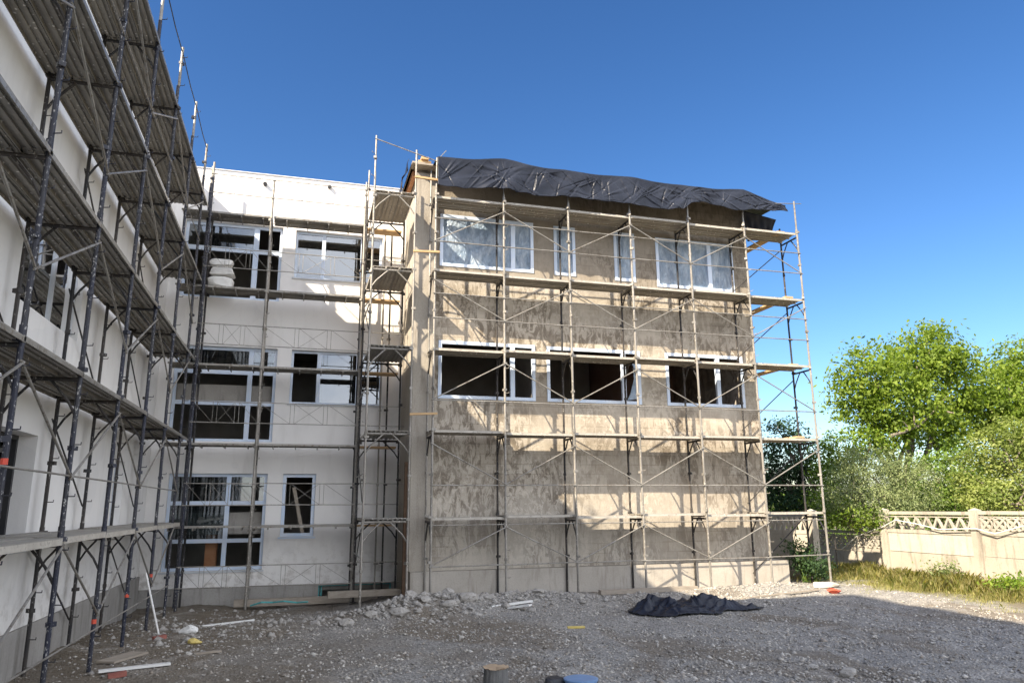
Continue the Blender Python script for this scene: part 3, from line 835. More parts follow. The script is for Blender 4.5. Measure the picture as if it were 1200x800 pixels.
# ---- facade scaffold
fs = thing('scaffold', (2.98, 17.24, 0), 'grey steel scaffold of six bays standing before the raw brown-grey facade', 'scaffold')
SB = 1.79
P1 = lambda u, v, z: (2.98 + u, 17.24 + v, z)
tops = [10.98, 11.02, 10.92, 10.98, 10.92, 11.0, 10.98]
for i in range(7):
    x = 2.98 + SB * i
    pole(fs, (x, 17.24), gz(x, 17.24) - .03, tops[i], .029, M['galv'], (.6, -.8, 0) if i % 2 else None, .9)
    pole(fs, (x, 18.0), gz(x, 18.0) - .03 if i == 6 else .1, 10.4 if i == 6 else (10.0 if i else 11.0), .027, M['black_t'] if i else M['galv'], None, None)
    for L in LEV: bracket(fs, P1, SB * i, 0, .76, L - .10, M['black_t'] if i < 6 else M['navy'])
for li, L in enumerate(LEV):
    for i in range(6):
        off = .035 * ((i + li) % 2)
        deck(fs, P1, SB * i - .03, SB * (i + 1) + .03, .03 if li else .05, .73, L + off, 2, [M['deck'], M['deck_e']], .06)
for li in range(5):
    zb = LEV[li - 1] if li else .12
    high = 1.70 if li else 1.60
    for i in range(6):
        a, b = (i, i + 1)
        up = ((i % 2 == 0) == (li % 2 == 0))  # a low -> b high
        za, z2 = (zb + .76, zb + high) if up else (zb + high, zb + .76)
        if not (li == 0 and i == 5):
            rod(fs, 'diagonal_brace', P1(SB * a, -.035, za), P1(SB * b, -.035, z2), .0155, M['brace'])
        rod(fs, 'guard_rail', P1(SB * a, -.03, zb + .74), P1(SB * b, -.03, zb + .74 + random.uniform(-.015, .015)), .0155, M['brace'])
        if li >= 3: rod(fs, 'guard_rail', P1(SB * a, -.03, zb + 1.36), P1(SB * b, -.03, zb + 1.36 + random.uniform(-.015, .015)), .0155, M['brace'])
    rod(fs, 'diagonal_brace', P1(SB * 5, .79, zb + .3), P1(SB * 6, .79, zb + 1.75), .014, M['black_t'])
for i in range(6):
    rod(fs, 'guard_rail', P1(SB * i, .02, 1.78), P1(SB * (i + 1), .02, 1.78), .013, M['brace'])
rod(fs, 'tie_rod', P1(SB * 6 - .75, -.2, 10.75), P1(SB * 6 + .3, .1, 10.98), .012, M['brace'])
rod(fs, 'tie_rod', P1(0, 0, 10.9), P1(.28, .3, 11.35), .012, M['brace'])

# ---- corner tower
tw = thing('scaffold', (1.43, 17.35, 0), 'narrow scaffold tower one bay wide in the corner between white wall and raw facade', 'scaffold')
P2 = lambda u, v, z: (1.43 + v, 17.35 + u, z)
pole(tw, (1.43, 17.35), gz(1.43, 17.35) - .03, 11.45, .027, M['galv'], (-.8, -.6, 0), 1.0)
pole(tw, (2.45, 17.3), gz(2.45, 17.35) - .03, 11.15, .026, M['galv'], None, None)
pole(tw, (1.43, 19.3), -.08, 11.40, .026, M['black_t'], None, .9)
pole(tw, (2.45, 19.3), -.05, 10.0, .026, M['black_t'], None, None)
for L in LEV:
    for u in (0, 1.95): bracket(tw, P2, u, 0, 1.02, L - .08, M['galv'] if u == 0 else M['black_t'])
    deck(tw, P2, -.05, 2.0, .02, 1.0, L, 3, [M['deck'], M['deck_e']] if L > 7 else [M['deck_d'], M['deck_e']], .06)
for li in range(5):
    zb = LEV[li - 1] if li else .1
    rod(tw, 'guard_rail', P2(0, -.03, zb + 1.0), P2(1.95, -.03, zb + 1.0), .0155, M['brace'])
    rod(tw, 'diagonal_brace', P2(0, -.03, zb + (.4 if li % 2 else 1.6)), P2(1.95, -.03, zb + (1.6 if li % 2 else .4)), .0115, M['black_t'])
rod(tw, 'tie_rod', (1.45, 17.3, 11.33), (3.05, 17.26, 10.88), .014, M['brace'])
for z in (10.36, 8.4, 4.35):
    mb = MB(); mb.obox((2.75, 17.2, z), (1, 0.02, random.uniform(-.06, .06)), (0, 0, 1), .66, .06, .05); mb.build('wooden_spacer', M['timber'], tw)

# ---- scaffold along the back white wall
bs = thing('scaffold', (-1.08, 19.45, 0), 'slim grey scaffold with lattice guard rails along the white back wall', 'scaffold')
P3 = lambda u, v, z: (u, 19.45 + v, z)
BL = [1.78, 3.78, 5.76, 7.80, 9.84]
BXS = [-2.62, -1.08, 1.38]
for i, x in enumerate(BXS):
    ztop = [11.2, 10.85, 11.1][i]
    pole(bs, (x, 19.45), -.2, ztop, .033, M['galv'] if i else M['navy'], (.8, -.5, 0), .4)
    pole(bs, (x, 20.12), -.2, ztop - 1.4, .026, M['galv'] if i == 1 else M['black_t'], None, None)
    for L in BL: bracket(bs, P3, x, 0, .67, L - .07, M['black_t'])
pole(bs, (2.2, 20.1), -.1, 9.9, .024, M['black_t'])
pole(bs, (2.02, 20.12), -.1, 9.9, .024, M['galv'])
for L in BL:
    for a, b in ((-3.3, -1.06), (-1.04, 1.40)):
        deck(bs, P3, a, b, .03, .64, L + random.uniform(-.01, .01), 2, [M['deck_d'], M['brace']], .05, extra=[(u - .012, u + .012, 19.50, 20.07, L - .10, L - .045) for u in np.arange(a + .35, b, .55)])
    mb = MB(); mb.box(1.44, 2.42, 19.62, 19.98, L - .06, L - .015); mb.build('timber_deck', M['timber'], bs)
zr = 0.05
for li, L in enumerate([.0] + BL):
    top, low = (L + 1.02, L + .50) if li else (.86, .38)
    for a, b in ((-2.62, -1.08), (-1.08, 1.38), (1.38, 2.55)):
        rod(bs, 'guard_rail', P3(a, -.03, top), P3(b, -.03, top - .01), .012, M['galv'])
        rod(bs, 'guard_rail', P3(a, -.03, low), P3(b, -.03, low - .01), .012, M['galv'])
        if b > 2: continue
        mb = MB(); m3 = (b - a) / 3
        for q in range(1, 3): mb.tube([P3(a + m3 * q - .05, -.03, low), P3(a + m3 * q - .05, -.03, top)], .006, 5); mb.tube([P3(a + m3 * q + .05, -.03, low), P3(a + m3 * q + .05, -.03, top)], .006, 5)
        mb.tube([P3(a, -.03, top), P3(a + m3 - .05, -.03, low)], .005, 5); mb.tube([P3(a + m3 + .05, -.03, low), P3(a + 2 * m3 - .05, -.03, top)], .005, 5)
        mb.tube([P3(a + 2 * m3 + .05, -.03, top), P3(b, -.03, low)], .005, 5); mb.tube([P3(a + m3 + .05, -.03, top), P3(a + 2 * m3 - .05, -.03, low)], .005, 5)
        mb.build('rail_lattice', M['galv'], bs)

# ---- scaffold along the left wing
ls = thing('scaffold', (-2.7, 8.07, 0), 'tall dark navy scaffold along the left white wing, its decks seen from below', 'scaffold')
P4 = lambda u, v, z: (-2.70 - v, u, z)
LYS = [3.91, 5.99, 8.07, 10.15, 12.23, 14.3, 16.38, 18.45, 20.2]
LL = [1.88, 3.87, 5.86, 7.92, 9.92]
for i, y in enumerate(LYS):
    if i == 8:
        pole(ls, (-2.72, 19.95), -.2, 11.3, .034, M['navy'], (.9, -.3, 0), .5); continue
    pole(ls, (-2.70, y), gz(-2.7, y) - .03, 11.2, .030, M['navy'], (.9, -.3, 0), .85)
    pole(ls, (-3.5, y), gz(-3.5, y) - .03, 9.95, .027, M['black_t'], (.9, -.3, 0))
    for L in LL: bracket(ls, P4, y, 0, .8, L - .09, M['black_t'])
for li, L in enumerate(LL):
    for i in range(len(LYS) - 1):
        y0, y1 = LYS[i], min(LYS[i + 1], 19.35)
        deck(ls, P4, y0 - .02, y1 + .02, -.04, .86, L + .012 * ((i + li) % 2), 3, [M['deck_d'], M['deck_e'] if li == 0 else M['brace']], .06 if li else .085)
for li in range(5):
    zb = LL[li - 1] if li else .05
    for i in range(len(LYS) - 2):
        up = ((i % 2 == 0) == (li % 2 == 0))
        za, z2 = (zb + .70, zb + 1.72) if up else (zb + 1.72, zb + .70)
        rod(ls, 'diagonal_brace', P4(LYS[i], -.035, za), P4(LYS[i + 1], -.035, z2), .0155, M['brace'])
        if li in (0, 1, 4): rod(ls, 'guard_rail', P4(LYS[i], -.03, zb + (.72 if li else .5)), P4(LYS[i + 1], -.03, zb + (.72 if li else .5)), .012, M['galv'])
        if i % 2 == 0: rod(ls, 'diagonal_brace', P4(LYS[i], .84, zb + 1.6), P4(LYS[i + 1], .84, zb + .4), .014, M['black_t'])
for i in range(len(LYS) - 2):
    mb = MB(); a = Vector(P4(LYS[i], -.03, 11.02)); b = Vector(P4(LYS[i + 1], -.03, 11.02))
    mb.tube([a, (a + b) / 2 - Vector((0, 0, .05)), b], .011, 6); mb.build('safety_rope', M['black_t'], ls)
for y, z in ((8.07, 2.62), (12.23, .62), (14.3, .75), (16.38, .9)):
    mb = MB(); mb.tube([(-2.70, y, z), (-2.70, y, z + .06)], .033, 8); mb.build('red_tape_band', M['red_tape'], ls)
mb = MB(); mb.tube([(-3.62, 9.25, 9.42), (-3.3, 9.15, 9.38)], .022, 8); mb.build('wall_tie', M['black_t'], ls)

# ---- loose planks resting on the scaffold
for L, dx, wh in ((9.955, 0, 'top'), (7.97, .1, 'second'), (5.99, .05, 'third'), (3.955, .02, 'lowest')):
    x = 13.2 + dx
    mb = MB(); mb.obox((x, 18.62, L + .045), (-.03 + dx * .2, 1, .0), (0, 0, 1), 2.6, .26, .05)
    o = mb.build('timber_plank', M['timber'])
    tag(o, {'top': 'orange timber plank sticking out at the right end on the topmost scaffold deck', 'second': 'orange timber plank at the right end on the second deck below the roof tarpaulin',
            'third': 'orange timber plank at the right end on the deck level with the open window tops', 'lowest': 'orange timber plank at the right end on the deck just above the tree bushes'}[wh], 'plank', 'timber planks at the right end of the scaffold')
# wrapped white bundle on the back scaffold
mb = MB()
for (cx, cz, hw, hh) in ((-2.25, 7.98, .36, .16), (-2.22, 8.27, .33, .13), (-2.27, 8.50, .3, .1)):
    q = rock_mb((0, 0, 0), 1, 1, 1, int(cz * 10))
    q.v = [(cx + hw * math.copysign(abs(x) ** .45, x), 19.8 + .25 * math.copysign(abs(y) ** .45, y), cz + hh * math.copysign(abs(z) ** .6, z)) for x, y, z in q.v]
    mb.add(q.v, q.f)
o = mb.build('material_sack', M['paint_w']); tag(o, 'bulky white material sack standing on the back scaffold before the upper window', 'sack')
# leaning boards in the small window
mb = MB(); mb.obox((.02, BY + .16, 2.12), (-.28, .0, 1.2), (0, 1, 0), 1.25, .09, .03)
o = mb.build('leaning_board', M['timber_o']); tag(o, 'pale board leaning inside the small ground-floor window of the white wall', 'board')

# ------------------------------------------------------------------ ground debris
def board(name, c, d, L, W, H, mat, label, cat, tilt=0):
    x, y = c[:2]
    mb = MB(); mb.obox((x, y, gz(x, y) + H / 2 + (c[2] if len(c) > 2 else .01)), (d[0], d[1], tilt), (0, 0, 1), L, W, H)
    return tag(mb.build(name, mat), label, cat)


def G(px, py, z=0.0):
    d = AX[0] * ((px - 600) / F_PX) + AX[1] * ((400 - py) / F_PX) + AX[2]
    k = (z - CAMZ) / d.z
    return (d.x * k, d.y * k)


def brick(px, py, ang, label):
    x, y = G(px, py)
    mb = MB(); mb.obox((x, y, gz(x, y) + .03), (math.cos(ang), math.sin(ang), .08), (0, 0, 1), .22, .11, .06)
    tag(mb.build('brick', M['brick']), label, 'brick')


brick(187, 744, .5, 'red brick lying by the foot of the leaning white pipe')
brick(137, 793, .3, 'broken red brick nearest the camera on the muddy ground')
board('wood_offcut', G(144, 772), (.5, 1), .75, .3, .03, M['timber_o'], 'wide pale wood offcut lying flat in the mud under the left scaffold', 'offcut')
board('wood_offcut', G(158, 786), (1, .3), .9, .09, .03, M['paint_w'], 'white narrow wood strip lying just behind the broken red brick', 'offcut')
board('wood_offcut', G(243, 768), (1, .3), .4, .07, .025, M['timber_o'], 'short pale stick lying alone on the muddy patch', 'offcut')
board('wood_batten', G(268, 729, -.1), (1, .55), 1.1, .05, .04, M['paint_w'], 'long white batten lying on the mud before the grey plinth', 'batten')
board('wood_batten', G(600, 709, .15), (1, .25, 0), 1.0, .07, .04, M['paint_w'], 'white batten lying across the rubble at the foot of the raw facade', 'batten', .05)
board('white_board', (*G(609, 708, .2), .05), (.6, -.5), .5, .16, .03, M['paint_w'], 'short white board propped on the batten below the raw facade', 'board', .12)
board('yellow_board', G(675, 733, .05), (1, -.15), .32, .1, .03, M['yellow'], 'small yellow board lying on the gravel before the facade', 'board')
board('timber_beam', (.35, 19.62, .06), (1, -.01), 3.4, .2, .16, M['timber_o'], 'long weathered beam lying along the plinth below the small window', 'beam')
board('timber_beam', (1.75, 19.05, .16), (1, .05), 1.9, .17, .15, M['timber_o'], 'shorter weathered beam lying before the basement opening', 'beam')
board('timber_beam', (8.3, 17.0, .02), (1, .02), 2.6, .16, .1, M['timber_o'], 'weathered beam lying behind the crumpled tarpaulin heap', 'beam')
board('thin_plank', G(915, 694, .15), (1, .15), 2.4, .06, .03, M['timber_o'], 'long thin plank lying at the right corner of the pale base', 'plank', .03)
xy = G(228, 754); o = rock_mb((*xy, gz(*xy) + .05), .12, .09, .06, 5).build('foam_lump', M['yellow']); tag(o, 'small yellow foam lump on the mud by the red brick', 'foam lump')
xy = G(222, 738); o = rock_mb((*xy, gz(*xy) + .07), .2, .13, .1, 6).build('plaster_lump', M['paint_w']); tag(o, 'whitish plaster lump on the mud behind the yellow foam', 'plaster lump')
xy = G(968, 690, .1); mb = rock_mb((xy[0], xy[1], gz(*xy) + .06), .42, .22, .1, 33); o = mb.build('stone_slab', M['base_c']); tag(o, 'pale flat stone slab beside the right outer scaffold pole', 'slab')
xy = G(978, 697, .05); o = rock_mb((*xy, gz(*xy) + .05), .22, .16, .07, 35).build('red_rag', M['red_tape']); tag(o, 'faded red rag lying in front of the pale stone slab', 'rag')
for px, py, s, lb in ((993, 788, .16, 'pale loose stone at the lower right on the open gravel'), (952, 783, .1, 'small pale stone next to a larger one on the open gravel'), (623, 722, .12, 'round stone on gravel in front of the white batten')):
    xy = G(px, py); o = rock_mb((*xy, gz(*xy) + s * .25), s, s * .7, s * .45, px).build('loose_stone', M['rubble']); tag(o, lb, 'stone')
# leaning white pipe
a = Vector((*G(187, 742), 0)); mb = MB(); a.z = gz(a.x, a.y); mb.tube([a, at(171, 671, (a - Vector((0, 0, CAMZ))).dot(AX[2]) + .25)], .018, 8)
tag(mb.build('white_pipe', M['paint_w']), 'thin white pipe leaning on the left scaffold above a red brick', 'pipe')
mb = MB(); p_ = [(-.95, 19.2, -.04), (-.7, 19.0, .05), (-.45, 19.15, .02), (-.2, 18.95, .06), (.1, 19.1, .0), (.35, 18.9, .03)]; mb.tube(p_, .02, 6)
tag(mb.build('green_hose', M['teal']), 'green hose snaking on the ground at the foot of the back scaffold', 'hose')

# log stump, blue barrel and black bag at the bottom edge
x, y = G(581, 803, 0); y -= .0
st = thing('log_stump', (x, y, gz(x, y)), 'short grey log stump standing upright on the gravel, sawn top brown', 'stump')
mb = MB(); n_ = 28
ring = lambda z, s: [(x + math.cos(t) * s * (1 + .05 * math.sin(3 * t + 1) + .03 * math.sin(11 * t)), y + math.sin(t) * s * (1 + .05 * math.sin(3 * t + 1) + .03 * math.sin(11 * t)), z) for t in (2 * math.pi * k / n_ for k in range(n_))]
r0, r1 = ring(gz(x, y) - .05, .165), ring(.21, .15)
mb.add(r0 + r1, [(k, (k + 1) % n_, n_ + (k + 1) % n_, n_ + k) for k in range(n_)])
mb.build('trunk', M['log'], st)
mb = MB(); r2 = ring(.211, .15); r3 = [(p[0], p[1], .211 + random.uniform(.0, .02)) for p in ring(.22, .165)]
c_ = [(x, y, .225)]; mb.add(r2 + r3 + c_, [(k, (k + 1) % n_, n_ + (k + 1) % n_, n_ + k) for k in range(n_)] + [(n_ + k, n_ + (k + 1) % n_, 2 * n_) for k in range(n_)])
mb.build('sawn_top', M['log_end'], st)
x, y = G(681, 808, 0)
bk = thing('bucket', (x, y, gz(x, y)), 'blue plastic bucket with a pale lid standing on the gravel', 'bucket')
mb = MB(); mb.tube([(x, y, gz(x, y) - .01), (x, y, .0 + .10), (x, y, .115)], .2, 28, radii=[.17, .2, .205]); mb.build('body', M['blue_p'], bk)
mb = MB(); mb.tube([(x, y, .116), (x, y, .134), (x, y, .14)], .2, 28, radii=[.212, .212, .19]); mb.build('lid', M['blue_p'], bk)
x, y = G(652, 806, 0); o = rock_mb((x, y, .06), .2, .13, .09, 57).build('black_bag', M['black_p']); tag(o, 'small crumpled black bag lying between the log stump and the blue bucket', 'bag')

# crumpled tarpaulin heap
x0, y0 = G(815, 712, .1)
U = np.linspace(-1.45, 1.5, 170); V_ = np.linspace(-.9, .9, 120)
UU, VV = np.meshgrid(U, V_)
ou = np.array([[mnoise.noise(Vector((u * 1.6, v * 1.6, 20))) for u in U] for v in V_]); ov = np.array([[mnoise.noise(Vector((u * 1.6, v * 1.6, 40))) for u in U] for v in V_])
UW, VW = UU + .35 * ou, VV + .3 * ov
env = np.exp(-((UW + .45) / .6) ** 2 - (VW / .38) ** 2) + .75 * np.exp(-((UW - .45) / .5) ** 2 - ((VW - .05) / .26) ** 2) + .6 * np.exp(-((UW + 1.0) / .22) ** 2 - ((VW - .1) / .3) ** 2) + .35 * np.exp(-((UW + .3) / .5) ** 2 - ((VW + .5) / .14) ** 2) + .4 * np.exp(-((UW - 1.05) / .3) ** 2 - ((VW + .12) / .1) ** 2)
def fold(u, v, a, k, sd):
    p = Vector((u * math.cos(a) * k + v * math.sin(a) * k, (v * math.cos(a) - u * math.sin(a)) * k * .5, sd))
    p += Vector((.5 * mnoise.noise(Vector((u * 2, v * 2, sd + 7))), .5 * mnoise.noise(Vector((u * 2, v * 2, sd + 9))), 0))
    return 1 - 2.4 * abs(mnoise.noise(p))
nz = np.array([[.30 * fold(u, v, .9, 3.1, 1.7) + .26 * fold(u, v, 2.3, 4.6, 5.1) + .22 * fold(u, v, .2, 8, 8.3) + .12 * fold(u, v, 1.4, 14, 3.3) for u in U] for v in V_])
hz = np.clip(env, 0, .9) * (.15 + .27 * nz)
XX = x0 + UU * 1.1 + .3 * ou; YY = y0 + VV + .3 * ov
ZZ = gh(XX, YY) + .012 + hz
k = np.arange(UU.size).reshape(UU.shape)
Fk = np.stack([k[:-1, :-1], k[:-1, 1:], k[1:, 1:], k[1:, :-1]], -1)
rim = (env[:-1, :-1] + .10 * ou[:-1, :-1] > .12)
o = np_mesh('tarpaulin_heap', np.stack([XX, YY, ZZ], -1).reshape(-1, 3), Fk[rim], M['tarp'], smooth=True)
q = o.modifiers.new('thick', 'SOLIDIFY'); q.thickness = .008
tag(o, 'crumpled heap of dark blue-black tarpaulin lying on the gravel before the facade', 'tarpaulin')

# ------------------------------------------------------------------ concrete panel fence
FXX = 17.4
fe = thing('concrete_fence', (FXX, 15.9, 0), 'pale precast concrete fence with openwork top panels behind the dry grass', 'fence')
FPY = [9.3, 12.6, 15.9, 19.15, 22.45, 25.7, 29.0]


def fence_post(x, y, top):
    mb = MB(); mb.box(x - .10, x + .10, y - .12, y + .12, -.5, top)
    mb.add([(x - .10, y - .12, top), (x + .10, y - .12, top), (x + .10, y + .12, top), (x - .10, y + .12, top), (x, y, top + .06)], [(0, 1, 4), (1, 2, 4), (2, 3, 4), (3, 0, 4)])
    mb.build('post', M['fence'], fe)


def fence_span(A, B, top, style, whitened=False):
    A, B = Vector((*A, 0)), Vector((*B, 0)); d = (B - A).normalized(); L = (B - A).length - .24
    A = A + d * .12; side = Vector((0, 0, 1)).cross(d)
    rows = [(top - .62, top, True), (top - 1.16, top - .632, False), (top - 1.70, top - 1.172, False), (top - 2.28, top - 1.712, False)]
    for ri, (za, zb, deco) in enumerate(rows):
        mb = MB()
        q = lambda u, z: A + d * u + Vector((0, 0, z))
        if not deco:
            j = random.uniform(-.015, .015)
            mb.obox(q(L / 2, (za + zb) / 2 + .002) + side * j, d + Vector((0, 0, random.uniform(-.004, .004))), (0, 0, 1), L, .07, zb - za - .004)
            mb.build('concrete_panel', M['fence_w'] if (whitened and ri == 1) else M['fence'], fe)
            continue
        mb.obox(q(L / 2, za + .05), d, (0, 0, 1), L, .08, .1); mb.obox(q(L / 2, zb - .045), d, (0, 0, 1), L, .09, .09)
        mb.obox(q(L / 2, zb - .15), d, (0, 0, 1), L, .05, .03)
        n_ = 8; st = L / n_; c0, c1 = za + .1, zb - .165
        for k in range(n_):
            u0, u1, um = k * st, (k + 1) * st, (k + .5) * st
            segs = ((u0, c1, um, c0), (um, c0, u1, c1)) if style == 'w' else ((u0, c1, u1, c0), (u0, c0, u1, c1))
            for si, (ua, z1, ub, z2) in enumerate(segs):
                a_, b_ = q(ua, z1), q(ub, z2)
                mb.obox((a_ + b_) / 2, b_ - a_, side, (b_ - a_).length, .06, .055 - .005 * si)
            if style != 'w':
                cz = (c0 + c1) / 2
                mb.tube([q(um + math.cos(t) * st * .42, cz + math.sin(t) * (c1 - c0) * .42) for t in np.linspace(0, 2 * math.pi, 15)], .03, 5)
        mb.build('openwork_panel', M['fence'], fe)


for i, y in enumerate(FPY): fence_post(FXX, y, 2.0 if i != 4 else 1.45)
for i in range(6):
    fence_span((FXX, FPY[i]), (FXX, FPY[i + 1]), [1.98, 1.98, 1.96, 1.34, 1.84, 1.8][i], 'w' if i in (2, 4) else 'x', i == 2)
pA = at(951, 606, 21.0); pB = at(893, 606, 22.3)
fence_post(pA.x, pA.y, 2.0); fence_span((pA.x, pA.y), (pB.x, pB.y), 1.98, 'w')
mb = MB(); cp = [at(985, 643, 24.0), at(1005, 628, 23.4), at(1035, 617, 22.4), at(1046, 609, 21.9), at(1065, 613, 21.2), at(1100, 620, 20.4), at(1140, 619, 19.3), at(1170, 625, 18.8), at(1205, 615, 18)]
mb.tube([(FXX - .16, p.y, p.z) for p in cp], .014, 6)
tag(mb.build('sagging_cable', M['paint_w']), 'pale cable sagging along the front of the concrete fence', 'cable')
mb = MB(); mb.tube([(16.2, 20.0, -.1), (16.25, 20.05, 1.3)], .02, 6)
tag(mb.build('iron_stake', M['black_t']), 'dark iron stake standing in the grass before the lowered fence panel', 'stake')

# ------------------------------------------------------------------ vegetation
def leaves(center, radii, n, size, shell=.55, up=.4, lumps=9, seed=0, aspect=.5):
    """leaf quads in sprays through an uneven crown volume"""
    r = np.random.default_rng(seed)
    ns = max(1, n // 28)
    d = r.normal(size=(ns, 3)); d /= np.linalg.norm(d, axis=1, keepdims=True)
    ld = r.normal(size=(lumps, 3)); ld /= np.linalg.norm(ld, axis=1, keepdims=True)
    la = r.uniform(-.35, .35, lumps)
    bul = 1 + (np.exp(-((1 - d @ ld.T) / .12)) * la).sum(1)
    rad = (shell + (1 - shell) * r.uniform(0, 1, ns) ** .6) * bul
    c = d * rad[:, None] * np.array(radii) + np.array(center)
    C = np.repeat(c, 28, 0) + r.normal(size=(ns * 28, 3)) * size * np.array([1.7, 1.7, 1.0]) * np.repeat(r.uniform(.6, 1.3, ns), 28)[:, None]
    D = np.repeat(d, 28, 0)
    m = len(C)
    nrm = D * .7 + r.normal(size=(m, 3)) * .75 + np.array([0, 0, up]); nrm /= np.linalg.norm(nrm, axis=1, keepdims=True)
    t = r.normal(size=(m, 3)) + np.array([0, 0, -.35]); t -= nrm * (t * nrm).sum(1, keepdims=True); t /= np.linalg.norm(t, axis=1, keepdims=True)
    b = np.cross(nrm, t)
    L = size * r.uniform(.6, 1.3, m)[:, None]
    W = L * aspect
    V = np.stack([C - t * L * .5, C + b * W * .5 - nrm * L * .06, C + t * L * .5, C - b * W * .5 - nrm * L * .06], 1)
    return V.reshape(-1, 3)


def crown_mesh(parts, mat, parent, name='crown'):
    V = np.concatenate(parts); k = len(V) // 4
    return np_mesh(name, V, np.arange(k * 4).reshape(k, 4), mat, parent)


def limb(mb, a, b, r0, r1, wob=.15, seg=6, seed=0):
    rnd = random.Random(seed); a, b = Vector(a), Vector(b)
    pts = [a.lerp(b, k / seg) + (Vector((rnd.uniform(-1, 1), rnd.uniform(-1, 1), rnd.uniform(-.5, .5))) * wob if 0 < k < seg else Vector()) for k in range(seg + 1)]
    mb.tube(pts, r0, 8, radii=[r0 + (r1 - r0) * k / seg for k in range(seg + 1)])
    return pts


def tree(name, label, base, lobes, mat, leaf, per, group=None, cat='tree', trunk_r=.22, shell=.5, seed=1, up=.4, aspect=.5, extra=None):
    """lobes: (px, py, depth, radius_px_x, radius_px_y) as the crown reads in the photo, given real depth"""
    t = thing(name, base, label, cat, group)
    parts, mb = [], MB()
    fork = Vector(base) + Vector((0, 0, .25 * (at(*lobes[0][:3]).z - base[2]) + .4))
    limb(mb, (base[0], base[1], base[2] - .3), fork, trunk_r, trunk_r * .75, .06, 5, seed)
    for i, (px, py, dp, rx, ry) in enumerate(lobes):
        c = at(px, py, dp); R = (rx * dp / F_PX, rx * dp / F_PX * .9, ry * dp / F_PX)
        vol = R[0] * R[1] + R[0] * R[2]
        parts.append(leaves(c, R, int(per * vol), leaf, shell, up, 9, seed * 31 + i, aspect))
        p_ = limb(mb, fork, c, trunk_r * .45, .03, .2, 6, seed + i)
        for q in range(3):
            e = c + Vector((random.uniform(-1, 1) * R[0], random.uniform(-1, 1) * R[1], random.uniform(-.3, 1) * R[2])) * .7
            limb(mb, p_[4], e, .035, .01, .1, 4, seed * 5 + q)
    if extra: extra(mb)
    mb.build('trunk', M['bark'], t)
    crown_mesh(parts, mat, t)
    return t


M['lf_walnut'] = m_rand('walnut_leaves', [(.13, .20, .025), (.21, .29, .038), (.27, .36, .055), (.17, .25, .03), (.34, .40, .08)], .5, .48, ns=(1.2, (.11, .175, .025)))
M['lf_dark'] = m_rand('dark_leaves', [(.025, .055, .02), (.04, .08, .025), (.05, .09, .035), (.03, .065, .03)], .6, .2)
M['lf_olive'] = m_rand('grey_olive_leaves', [(.22, .27, .11), (.32, .36, .17), (.17, .22, .08), (.41, .44, .24)], .6, .25, ns=(1.5, (.09, .13, .045)))
M['lf_lime'] = m_rand('lime_leaves', [(.13, .22, .02), (.2, .29, .03), (.26, .32, .05), (.10, .18, .02)], .55, .35, ns=(1.5, (.11, .19, .025)))
M['lf_pale'] = m_rand('pale_layered_leaves', [(.22, .28, .06), (.30, .35, .09), (.38, .41, .15), (.16, .22, .045)], .55, .4, ns=(1.4, (.12, .17, .035)))
M['lf_mid'] = m_rand('mid_green_leaves', [(.11, .19, .028), (.16, .25, .04), (.13, .21, .035), (.21, .29, .06)], .55, .3, ns=(1.4, (.06, .11, .02)))

walnut = [(1020, 440, 30, 42, 40), (1075, 425, 31, 46, 36), (1090, 405, 31, 22, 26), (1000, 465, 30, 26, 34), (1060, 478, 30, 50, 40), (1110, 460, 31, 40, 42), (1118, 424, 31, 22, 22), (1040, 505, 30, 30, 26), (1112, 505, 31.5, 36, 30)]


def branch(mb):
    limb(mb, at(1043, 511, 28.6), at(1076, 499, 28.9), .07, .055, .05, 4, 3); limb(mb, at(1076, 499, 28.9), at(1098, 478, 29.2), .05, .02, .06, 4, 4)
    limb(mb, at(1072, 499, 28.9), at(1070, 476, 29), .035, .012, .05, 4, 5); limb(mb, at(1066, 502, 28.8), at(1056, 492, 28.8), .03, .012, .03, 3, 6); limb(mb, at(1108, 480, 29.3), at(1122, 486, 29), .04, .02, .04, 3, 8)


tree('walnut_tree', 'broad bright green walnut tree with a bare pale branch, rising behind the fence', (24.8, 26.2, 0), walnut, M['lf_walnut'], .19, 800, 'trees behind the fence', trunk_r=.3, shell=.45, seed=3, extra=branch)
tree('walnut_tree', 'bright green tree cut by the frame edge beside the broad walnut', (29.2, 23.4, 0), [(1190, 430, 33, 34, 34), (1165, 465, 32, 34, 34), (1215, 460, 33, 45, 40), (1190, 500, 32, 50, 34), (1150, 480, 32, 26, 30)], M['lf_walnut'], .19, 800, 'trees behind the fence', trunk_r=.26, seed=5)
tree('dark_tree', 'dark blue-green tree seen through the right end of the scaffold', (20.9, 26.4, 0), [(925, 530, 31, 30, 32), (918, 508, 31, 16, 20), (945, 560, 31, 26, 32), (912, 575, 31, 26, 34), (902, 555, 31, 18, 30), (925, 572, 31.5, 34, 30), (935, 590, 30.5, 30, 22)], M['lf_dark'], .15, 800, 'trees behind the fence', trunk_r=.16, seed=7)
tree('olive_bush', 'grey-green dense bush with small leaves just behind the lowered fence panel', (18.9, 20.6, 0), [(1025, 560, 24.3, 50, 34), (992, 572, 24.0, 26, 30), (1060, 570, 24.4, 42, 36), (1020, 590, 23.8, 58, 26), (1002, 545, 24.4, 22, 20)], M['lf_olive'], .09, 2000, 'trees behind the fence', 'bush', .09, .6, 9, aspect=.35)
tree('lime_bush', 'yellow-green bush rising between the scaffold end and the walnut tree', (22.5, 26.2, 0), [(985, 530, 29, 26, 26), (968, 545, 29, 18, 24), (1020, 520, 29, 26, 18), (972, 585, 28, 24, 26)], M['lf_lime'], .14, 1000, 'trees behind the fence', 'bush', .1, .5, 11)
